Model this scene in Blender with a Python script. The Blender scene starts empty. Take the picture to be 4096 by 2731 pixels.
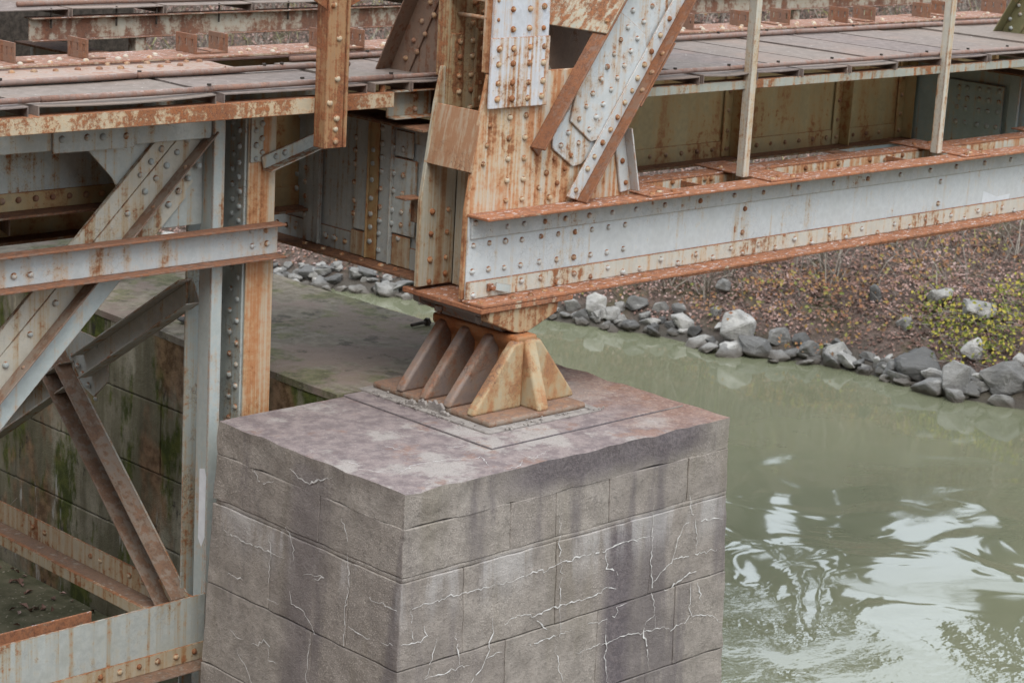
import bpy, bmesh, math, random
from mathutils import Vector, Matrix, noise as mnoise

random.seed(7)
R = math.radians
scene = bpy.context.scene
col = scene.collection

# ---------------------------------------------------------------- camera
cam = bpy.data.cameras.new('camera')
cam.lens = 76.04
cam.sensor_width = 36.0
cam.sensor_fit = 'HORIZONTAL'
cam.clip_start = 0.1
cam.clip_end = 2000
cam.dof.use_dof = True
cam.dof.focus_distance = 12.6
cam.dof.aperture_fstop = 5.6
cam_o = bpy.data.objects.new('camera', cam)
col.objects.link(cam_o)
_r = Vector((0.719377, -0.692496, 0.054278))
_d = Vector((-0.131120, -0.212115, -0.968408))
_f = Vector((0.682132, 0.689534, -0.243391))
_m = Matrix((_r, -_d, -_f)).transposed().to_4x4()
_m.translation = Vector((-7.7476, -8.6128, 3.8255))
cam_o.matrix_world = _m
scene.camera = cam_o

# ---------------------------------------------------------------- sky, sun, exposure
SUN_EL, SUN_AZ = 58, 236          # degrees; azimuth measured from +X towards +Y
world = bpy.data.worlds.new('World')
scene.world = world
world.use_nodes = True
_wn = world.node_tree.nodes
_wl = world.node_tree.links
_sky = _wn.new('ShaderNodeTexSky')
_sky.sky_type = 'NISHITA'
_sky.sun_disc = False
_sky.sun_elevation = R(SUN_EL)
_sky.sun_rotation = R(90 - SUN_AZ)
_sky.air_density = 1.0
_sky.dust_density = 4.0
_sky.ozone_density = 1.0
_hs = _wn.new('ShaderNodeHueSaturation')
_hs.inputs['Saturation'].default_value = 0.42
_wl.new(_sky.outputs[0], _hs.inputs['Color'])
_ov = _wn.new('ShaderNodeMix')            # an even overcast veil over the clear-sky model
_ov.data_type = 'RGBA'
_ov.inputs[0].default_value = 0.8
_ov.inputs[7].default_value = (6.4, 7.1, 7.8, 1)
_wl.new(_hs.outputs[0], _ov.inputs[6])
_wl.new(_ov.outputs[2], _wn['Background'].inputs['Color'])
_wn['Background'].inputs['Strength'].default_value = 0.15
sun = bpy.data.lights.new('sun', 'SUN')
sun.energy = 1.2
sun.angle = R(40)
sun.color = (1.0, 0.96, 0.9)
sun_o = bpy.data.objects.new('sun', sun)
_sd = Vector((math.cos(R(SUN_EL)) * math.cos(R(SUN_AZ)), math.cos(R(SUN_EL)) * math.sin(R(SUN_AZ)), math.sin(R(SUN_EL))))
sun_o.rotation_euler = (-_sd).to_track_quat('-Z', 'Y').to_euler()
sun_o.location = (0, 0, 30)
col.objects.link(sun_o)
scene.view_settings.view_transform = 'Standard'
scene.view_settings.look = 'None'
scene.view_settings.gamma = 1.0
scene.view_settings.use_curve_mapping = False
scene.view_settings.exposure = 0.82
scene.cycles.max_bounces = 5
scene.cycles.diffuse_bounces = 3
scene.cycles.glossy_bounces = 3
scene.cycles.caustics_reflective = False

# ---------------------------------------------------------------- helpers: objects
def tag(o, label=None, cat=None, group=None, kind=None):
    if label: o['label'] = label
    if cat: o['category'] = cat
    if group: o['group'] = group
    if kind: o['kind'] = kind
    return o

def thing(name, label, cat, loc, group=None):
    o = bpy.data.objects.new(name, None)
    o.empty_display_size = 0.2
    o.location = loc
    col.objects.link(o)
    return tag(o, label, cat, group)

def adopt(o, parent):
    """parent in place: meshes are modelled in world coordinates"""
    o.parent = parent
    if parent.type == 'EMPTY':
        o.matrix_parent_inverse = Matrix.Translation(-Vector(parent.location))
    return o

class MB:
    """collects boxes, prisms, bars and tubes that are welded into one mesh"""
    def __init__(s): s.v = []; s.f = []
    def add(s, vs, fs):
        n = len(s.v); s.v += [tuple(v) for v in vs]; s.f += [tuple(i + n for i in f) for f in fs]
        return s
    def box(s, x0, x1, y0, y1, z0, z1):
        return s.add([(x, y, z) for x in (x0, x1) for y in (y0, y1) for z in (z0, z1)],
                     [(0, 1, 3, 2), (4, 6, 7, 5), (0, 4, 5, 1), (2, 3, 7, 6), (0, 2, 6, 4), (1, 5, 7, 3)])
    def prism(s, poly, ax, a, b):
        n = len(poly); vs = []
        for w in (a, b):
            for p in poly:
                q = list(p); q.insert(ax, w); vs.append(q)
        fs = [tuple(range(n)), tuple(range(2 * n - 1, n - 1, -1))]
        for i in range(n):
            j = (i + 1) % n; fs.append((i, j, j + n, i + n))
        return s.add(vs, fs)
    def bar(s, p0, p1, u, v):
        """box from p0 to p1 spanning the vectors u and v"""
        p0, p1, u, v = Vector(p0), Vector(p1), Vector(u), Vector(v)
        vs = [p + a * u + b * v for p in (p0, p1) for a in (0, 1) for b in (0, 1)]
        return s.add(vs, [(0, 1, 3, 2), (4, 6, 7, 5), (0, 4, 5, 1), (2, 3, 7, 6), (0, 2, 6, 4), (1, 5, 7, 3)])
    def tube(s, pts, rad, n=10, cap=True):
        pts = [Vector(p) for p in pts]; rings = []
        if not isinstance(rad, (list, tuple)): rad = [rad] * len(pts)
        for i, p in enumerate(pts):
            t = (pts[min(i + 1, len(pts) - 1)] - pts[max(i - 1, 0)]).normalized()
            a = t.cross(Vector((0, 0, 1)) if abs(t.z) < .9 else Vector((1, 0, 0))).normalized(); b = t.cross(a)
            rings.append([p + rad[i] * (math.cos(k * 2 * math.pi / n) * a + math.sin(k * 2 * math.pi / n) * b) for k in range(n)])
        vs = [q for r_ in rings for q in r_]; fs = []
        for i in range(len(pts) - 1):
            for k in range(n):
                k2 = (k + 1) % n; fs.append((i * n + k, i * n + k2, (i + 1) * n + k2, (i + 1) * n + k))
        if cap: fs += [tuple(range(n - 1, -1, -1)), tuple(range((len(pts) - 1) * n, len(pts) * n))]
        return s.add(vs, fs)
    def mesh(s, name):
        me = bpy.data.meshes.new(name); me.from_pydata(s.v, [], s.f)
        bm = bmesh.new(); bm.from_mesh(me); bmesh.ops.recalc_face_normals(bm, faces=bm.faces); bm.to_mesh(me); bm.free()
        return me
    def build(s, name, mat, parent=None, bevel=0.004, seg=1, smooth=False):
        me = s.mesh(name); me.materials.append(mat)
        if smooth:
            for p in me.polygons: p.use_smooth = True
        o = bpy.data.objects.new(name, me); col.objects.link(o)
        if bevel:
            m = o.modifiers.new('bevel', 'BEVEL'); m.width = bevel; m.segments = seg; m.limit_method = 'ANGLE'; m.angle_limit = R(35)
        if parent: adopt(o, parent)
        return o

# ---------------------------------------------------------------- helpers: materials
class NT:
    def __init__(s, name):
        s.m = bpy.data.materials.new(name); s.m.use_nodes = True
        s.t = s.m.node_tree; s.n = s.t.nodes; s.b = s.n['Principled BSDF']; s.out = s.n['Material Output']
        s.geo = s.n.new('ShaderNodeNewGeometry'); s.pos = s.geo.outputs['Position']
    def L(s, a, b): s.t.links.new(a, b)
    def inp(s, node, k, v):
        if v is None: return
        if hasattr(v, 'links') or hasattr(v, 'is_output'): s.L(v, node.inputs[k])
        else: node.inputs[k].default_value = v
    def noise(s, scale, detail=5, rough=.6, vec=None, dist=0.0, kind='Fac'):
        q = s.n.new('ShaderNodeTexNoise'); s.inp(q, 'Vector', vec or s.pos)
        q.inputs['Scale'].default_value = scale; q.inputs['Detail'].default_value = detail
        q.inputs['Roughness'].default_value = rough; q.inputs['Distortion'].default_value = dist
        return q.outputs[kind]
    def vor(s, scale, feature='F1', vec=None, out='Distance', rnd=1.0):
        q = s.n.new('ShaderNodeTexVoronoi'); q.feature = feature; s.inp(q, 'Vector', vec or s.pos)
        q.inputs['Scale'].default_value = scale; q.inputs['Randomness'].default_value = rnd
        return q.outputs[out]
    def map(s, sc, vec=None, loc=(0, 0, 0), rot=(0, 0, 0)):
        q = s.n.new('ShaderNodeMapping'); s.inp(q, 'Vector', vec or s.pos)
        q.inputs['Scale'].default_value = sc; q.inputs['Location'].default_value = loc; q.inputs['Rotation'].default_value = rot
        return q.outputs[0]
    def math(s, op, a, b=None, c=None, clamp=False):
        q = s.n.new('ShaderNodeMath'); q.operation = op; q.use_clamp = clamp
        s.inp(q, 0, a); s.inp(q, 1, b); s.inp(q, 2, c)
        return q.outputs[0]
    def vadd(s, a, b, op='ADD'):
        q = s.n.new('ShaderNodeVectorMath'); q.operation = op; s.inp(q, 0, a); s.inp(q, 1, b); return q.outputs[0]
    def sstep(s, x, a, b):
        q = s.n.new('ShaderNodeMapRange'); q.interpolation_type = 'SMOOTHSTEP'
        s.inp(q, 0, x); s.inp(q, 1, a); s.inp(q, 2, b); return q.outputs[0]
    def mix(s, f, a, b, mode='MIX'):
        q = s.n.new('ShaderNodeMix'); q.data_type = 'RGBA'; q.blend_type = mode
        s.inp(q, 0, f)
        for k, v in ((6, a), (7, b)):
            if isinstance(v, tuple) and len(v) == 3: v = v + (1,)
            s.inp(q, k, v)
        return q.outputs[2]
    def ramp(s, x, stops):
        q = s.n.new('ShaderNodeValToRGB'); s.inp(q, 0, x); e = q.color_ramp.elements
        while len(e) < len(stops): e.new(.5)
        for el, (p, c) in zip(e, stops): el.position = p; el.color = c + (1,) if len(c) == 3 else c
        return q.outputs[0]
    def sep(s, v):
        q = s.n.new('ShaderNodeSeparateXYZ'); s.inp(q, 0, v); return q.outputs
    def bump(s, h, strength=.3, dist=.01, nrm=None):
        q = s.n.new('ShaderNodeBump'); s.inp(q, 'Height', h); q.inputs['Strength'].default_value = strength
        q.inputs['Distance'].default_value = dist; s.inp(q, 'Normal', nrm); return q.outputs[0]
    def done(s, color, rough=.8, normal=None, spec=.3):
        for k, v in (('Base Color', color), ('Roughness', rough), ('Normal', normal), ('Specular IOR Level', spec)):
            if isinstance(v, tuple) and len(v) == 3: v = v + (1,)
            s.inp(s.b, k, v)
        return s.m

EDGE_SAMPLES = 2
def steel(name, paint, rust=.3, wash=.3, top=.5, dark=(.085, .035, .024), orange=(.31, .125, .052), washcol=(.47, .31, .165),
          washcol2=(.44, .18, .065), rnd=0.0, crack=.3, flake=0.0, edge=.5, speck=.3, fine=1.0, grime=.25, streak=(13, 13, .45), soft=.05):
    """old paint with rust: patches (rust), run-down stains (wash), worn edges, specks, cracked skin"""
    t = NT(name)
    n1 = t.noise(2.6, 5, .6)
    n2 = t.noise(19 * fine, 6, .68)
    n3 = t.noise(1.5, 4, .58, vec=t.map(streak))
    n4 = t.noise(75 * fine, 2, .7)
    nz = t.sep(t.geo.outputs['True Normal'])[2]
    up = t.math('MULTIPLY_ADD', nz, 1.8, -.7, clamp=True)
    rsum = t.math('ADD', t.math('MULTIPLY', n1, .30), t.math('ADD', t.math('MULTIPLY', n2, .38), t.math('MULTIPLY', n3, .32)))
    rsum = t.math('MULTIPLY_ADD', up, top * .2, rsum)
    if edge:
        bev = t.n.new('ShaderNodeBevel'); bev.samples = EDGE_SAMPLES; bev.inputs['Radius'].default_value = .012
        t.vadd(bev.outputs[0], t.geo.outputs['True Normal'], 'DOT_PRODUCT')
        dt = t.n[-1].outputs['Value']
        ed = t.math('MULTIPLY', t.math('SUBTRACT', 1.0, dt), 3.0, clamp=True)
        rsum = t.math('MULTIPLY_ADD', ed, edge * .14, rsum)
    if rnd:
        oi = t.n.new('ShaderNodeObjectInfo')
        rsum = t.math('MULTIPLY_ADD', t.math('SUBTRACT', oi.outputs['Random'], .5), rnd, rsum)
    thr = .5 + (.5 - rust) * .30
    rm = t.sstep(rsum, thr - soft * .5, thr + soft)
    halo = t.sstep(rsum, thr - .10, thr + .02)
    wsum = t.math('ADD', t.math('MULTIPLY', n3, .66), t.math('ADD', t.math('MULTIPLY', n1, .22), t.math('MULTIPLY', n2, .12)))
    wthr = .5 + (.5 - wash) * .28
    wm = t.math('MULTIPLY', t.sstep(wsum, wthr - .07, wthr + .10), .88)
    c = t.mix(t.sstep(n2, .3, .75), tuple(k * (1 - grime * .5) for k in paint), tuple(min(1, k * 1.06) for k in paint))
    c = t.mix(t.math('MULTIPLY', t.sstep(n1, .54, .36), grime), c, tuple(k * w for k, w in zip(paint, (.66, .62, .54))))
    c = t.mix(t.math('MULTIPLY', halo, .5), c, washcol)
    c = t.mix(wm, c, t.mix(t.sstep(t.math('MULTIPLY_ADD', n3, .6, t.math('MULTIPLY', n2, .4)), wthr - .02, wthr + .13), washcol, washcol2))
    rc = t.mix(t.sstep(t.math('MULTIPLY_ADD', n4, .4, t.math('MULTIPLY', n2, .6)), .38, .58), dark, orange)
    rc = t.mix(t.math('MULTIPLY', t.sstep(n1, .42, .62), .4), rc, tuple(o * .66 + d * .3 for o, d in zip(orange, dark)))
    c = t.mix(t.math('MULTIPLY', rm, .93), c, rc)
    if speck:
        sp = t.sstep(t.noise(90 * fine, 1, .6), .70 - speck * .05, .74 - speck * .05)
        sp = t.math('MULTIPLY', sp, t.math('MULTIPLY', halo, 1.0))
        c = t.mix(t.math('MULTIPLY', sp, .75), c, dark)
    if flake:
        fl = t.math('MULTIPLY', t.sstep(t.noise(34, 3, .7, vec=t.map((.5, 1.6, 1))), .60, .64), t.math('MULTIPLY', up, flake))
        c = t.mix(fl, c, (.62, .6, .6))
    h = t.math('MULTIPLY_ADD', rm, .35, t.math('MULTIPLY', n4, t.math('MULTIPLY_ADD', rm, .6, .25)))
    h = t.math('MULTIPLY_ADD', n2, .5, h)
    if crack >= .25:
        cr = t.vor(30 * fine, 'DISTANCE_TO_EDGE', vec=t.vadd(t.pos, t.vadd(t.noise(14, 1, .6, kind='Color'), (.09, .09, .09), 'MULTIPLY')))
        ck = t.math('MULTIPLY', t.sstep(cr, .05, 0.0), t.math('MULTIPLY', t.sstep(n1, .46, .6), crack))
        h = t.math('MULTIPLY_ADD', ck, -1.2, h)
        c = t.mix(t.math('MULTIPLY', ck, .7), c, tuple(k * .8 for k in dark))
    ro = t.math('MULTIPLY_ADD', rm, .32, .56)
    return t.done(c, ro, t.bump(h, .45, .006), .32)

WHITE = (.50, .54, .56)
CREAM = (.52, .49, .40)
BLUE = (.34, .40, .42)
M = {}
M['chord'] = steel('chord_paint', (.56, .585, .59), .13, .10, top=1.3, flake=.5, grime=.16, speck=.5, washcol=(.50, .40, .27))
M['chord_low'] = steel('chord_lower_angle', (.55, .54, .48), .32, .32, top=1.3, flake=.5, grime=.2, speck=.8, edge=1.1, washcol=(.52, .39, .24), orange=(.33, .13, .055))
M['chord_up'] = steel('chord_upper_angle', (.50, .52, .52), .20, .10, top=1.3, grime=.35, speck=1.2, washcol=(.44, .38, .28))
M['chord_top'] = steel('chord_rusty_flange', CREAM, .80, .6, top=.8, flake=1.0, crack=.2, orange=(.36, .145, .07), dark=(.15, .06, .038))
M['gusset'] = steel('gusset_paint', (.58, .55, .48), .34, .70, crack=.4, speck=.6, washcol=(.54, .36, .19), washcol2=(.45, .185, .068), edge=.8)
M['post'] = steel('post_paint', (.56, .58, .62), .20, .36, crack=.3, speck=.6, edge=.8)
M['splice'] = steel('splice_paint', (.60, .61, .64), .32, .46, crack=.3, speck=.9, streak=(19, 19, .25), edge=.8)
M['diagonal'] = steel('diagonal_paint', (.56, .585, .59), .25, .22, crack=.3, speck=.7, edge=.8)
M['flange'] = steel('brown_flange', (.25, .15, .105), .52, .5, orange=(.25, .105, .05), dark=(.12, .055, .035), washcol=(.23, .12, .075), washcol2=(.2, .1, .06), speck=.2, crack=.1, grime=.4)
M['inner'] = steel('inner_rust', (.40, .33, .22), .46, .66, crack=.9, washcol=(.38, .25, .12), washcol2=(.25, .13, .06), streak=(16, 16, .4))
M['inner_low'] = steel('inner_streaked', (.46, .44, .36), .28, .62, crack=.5, washcol=(.40, .28, .15), washcol2=(.29, .155, .075), streak=(16, 16, .25))
M['batten'] = steel('batten_cream', (.43, .33, .24), .2, .80, crack=.9, washcol=(.40, .26, .155), washcol2=(.33, .165, .085), streak=(18, 18, .5))
M['lichen'] = steel('batten_crackled', (.42, .42, .35), .36, .36, crack=1.0, top=.9)
M['floorbeam'] = steel('floorbeam_paint', (.45, .48, .465), .22, .18, crack=.3, speck=.6, grime=.4, top=1.4, washcol=(.31, .24, .14), washcol2=(.24, .13, .06))
M['fb_flange'] = steel('floorbeam_flange', (.25, .2, .15), .6, .6, orange=(.22, .1, .05), washcol=(.24, .17, .1), washcol2=(.2, .1, .06), crack=.4)
M['ochre'] = steel('stringer_stained', (.42, .33, .19), .30, .52, crack=.2, washcol=(.40, .26, .115), washcol2=(.31, .15, .062), grime=.4, streak=(3, 3, .5))
M['bluesteel'] = steel('far_beam_paint', (.38, .45, .46), .2, .15, crack=.1, speck=.1)
M['deck'] = steel('deck_plate_rust', (.255, .195, .172), .42, .45, orange=(.25, .15, .115), dark=(.14, .095, .08), washcol=(.27, .19, .15), washcol2=(.22, .15, .125), speck=.15, crack=.0, top=.0, flake=.12, edge=.3)
M['deck_dark'] = steel('deck_channel', (.15, .10, .09), .45, .45, orange=(.16, .09, .07), dark=(.08, .05, .045), washcol=(.15, .1, .08), washcol2=(.12, .08, .06), speck=.1, crack=0, top=0)
M['pipe'] = steel('pipe_rust', (.24, .175, .15), .48, .35, orange=(.27, .155, .115), dark=(.15, .1, .085), washcol=(.26, .175, .145), washcol2=(.29, .155, .105), crack=0, speck=.15, top=0, flake=.25)
M['fascia'] = steel('fascia_mottled', (.53, .46, .34), .54, .5, crack=.3, speck=1.2, orange=(.33, .125, .05), dark=(.1, .04, .03), washcol=(.53, .36, .2), washcol2=(.45, .19, .075), flake=.2, streak=(5, 5, .8), fine=1.8)
M['fascia_far'] = steel('fascia_cracked', (.36, .37, .33), .36, .38, crack=.8, speck=.7, washcol=(.36, .26, .15))
M['purlin'] = steel('purlin_peeling', (.46, .43, .36), .56, .4, crack=.6, orange=(.2, .09, .055), dark=(.09, .05, .04), washcol=(.3, .2, .13), flake=.8, streak=(5, 5, .9))
M['cover'] = steel('cover_plate_rust', (.30, .215, .17), .38, .45, orange=(.31, .165, .115), dark=(.17, .105, .08), washcol=(.31, .205, .15), washcol2=(.31, .17, .115), crack=0, top=0, flake=.2)
M['clip'] = steel('bracket_rust', (.24, .145, .105), .45, .5, orange=(.26, .12, .07), dark=(.13, .075, .055), washcol=(.25, .15, .1), crack=.1, flake=.4)
M['bird'] = steel('whitened_flange', (.48, .42, .34), .55, .4, orange=(.28, .13, .085), dark=(.15, .085, .06), flake=.7, crack=.4)
M['col_orange'] = steel('column_orange', (.57, .51, .41), .30, .74, crack=.45, washcol=(.53, .32, .15), washcol2=(.46, .185, .065), streak=(15, 15, .25))
M['col_web'] = steel('column_web', (.41, .45, .435), .24, .30, crack=.9, washcol=(.34, .27, .16), streak=(14, 14, .3))
M['col_pale'] = steel('column_pale', (.46, .51, .50), .22, .18, crack=.3, speck=.4, edge=1.0, grime=.25)
M['strut'] = steel('strut_paint', (.52, .55, .55), .27, .30, crack=.3, speck=.7, edge=1.0, washcol2=(.40, .165, .06), streak=(6, 6, .2))
M['strut_fl'] = steel('strut_flange', (.27, .19, .15), .55, .5, orange=(.27, .12, .065), dark=(.14, .075, .05), washcol=(.27, .16, .11), crack=.15, flake=.15)
M['tdiag'] = steel('trestle_diagonal', (.50, .47, .40), .28, .36, crack=.4, speck=.5, washcol=(.42, .31, .18), washcol2=(.32, .18, .09))
M['tgus'] = steel('trestle_gusset', (.47, .495, .475), .25, .22, crack=.4, speck=.6, grime=.35, washcol=(.38, .30, .18))
M['tbrown'] = steel('trestle_brown', (.25, .20, .165), .35, .4, orange=(.22, .125, .08), dark=(.11, .075, .055), washcol=(.24, .17, .12), washcol2=(.18, .12, .09), crack=.3, edge=.8)
M['tblue'] = steel('trestle_blue', (.47, .50, .475), .24, .28, crack=.3, grime=.4, edge=.9, washcol=(.36, .28, .16))
M['tochre'] = steel('trestle_ochre', (.46, .40, .30), .34, .5, crack=.3, edge=.9, washcol=(.38, .27, .15), washcol2=(.33, .18, .08))
M['hanger'] = steel('hanger_paint', (.55, .53, .46), .26, .38, crack=.4, washcol=(.48, .33, .18), streak=(18, 18, .25), edge=1.0)
M['hangpost'] = steel('hanging_post_rust', (.34, .21, .12), .55, .70, crack=.5, washcol=(.36, .2, .09), washcol2=(.27, .105, .042), orange=(.28, .105, .045), streak=(17, 17, .3), flake=.2)
M['knee'] = steel('knee_brace_rust', (.21, .145, .11), .42, .5, crack=.5, orange=(.2, .095, .055), dark=(.105, .06, .045), washcol=(.23, .15, .105), washcol2=(.18, .1, .065), edge=.9)
M['knee2'] = steel('knee_brace_olive', (.20, .19, .10), .2, .2, crack=.1)
M['bearing'] = steel('bearing_cast', (.44, .37, .25), .46, .6, crack=1.0, top=.9, orange=(.34, .17, .085), dark=(.14, .09, .07), washcol=(.42, .27, .13), washcol2=(.38, .18, .075), fine=.9, streak=(5, 5, 1.2), soft=.1)
M['bearing_grey'] = steel('bearing_cast_dusty', (.25, .195, .175), .46, .55, crack=.9, top=.3, orange=(.27, .125, .07), dark=(.12, .085, .075), washcol=(.27, .19, .135), washcol2=(.29, .12, .055), fine=.9, streak=(4, 4, 1.5), soft=.1)
M['bearing_rust'] = steel('bearing_cast_rust', (.36, .19, .09), .5, .6, crack=.5, top=.4, orange=(.37, .135, .045), dark=(.16, .08, .05), washcol=(.36, .16, .065), washcol2=(.42, .15, .045), streak=(4, 4, 1.2), soft=.1)
M['bearing_dirt'] = steel('bearing_dusty', (.27, .215, .175), .42, .5, crack=.5, orange=(.26, .145, .09), dark=(.14, .1, .085), washcol=(.28, .19, .13), washcol2=(.25, .16, .11))
M['shoe'] = steel('shoe_cast', (.44, .35, .23), .5, .66, crack=1.0, washcol=(.43, .27, .14), washcol2=(.33, .16, .075), fine=1.1)
M['shoe_grey'] = steel('shoe_grey', (.22, .21, .195), .3, .3, crack=.3, washcol=(.24, .2, .17))
for k in ('chord', 'gusset', 'splice', 'diagonal', 'inner', 'inner_low', 'floorbeam', 'bluesteel', 'cover', 'bird', 'col_web', 'strut', 'tdiag', 'tgus', 'tblue', 'tochre', 'ochre', 'knee', 'flange'):
    pass
def rivet_mat(name, paint, rust, wash, **k): return steel(name, paint, rust, wash, rnd=.15, crack=0, edge=0, speck=.2, **k)
M['rv_pale'] = rivet_mat('rivet_pale', (.54, .56, .55), .24, .30, top=1.5)
M['rv_rust'] = rivet_mat('rivet_rusty', (.50, .43, .32), .48, .6, top=1.0)
M['rv_blue'] = rivet_mat('rivet_blue', (.38, .41, .40), .14, .25, top=1.0)
M['rv_dark'] = rivet_mat('rivet_brown', (.25, .16, .12), .5, .5, top=.3, orange=(.27, .13, .08), dark=(.14, .085, .065))
M['rv_white'] = rivet_mat('rivet_limed', (.50, .45, .38), .40, .4, top=.0, orange=(.3, .17, .12), dark=(.18, .12, .1))

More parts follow.
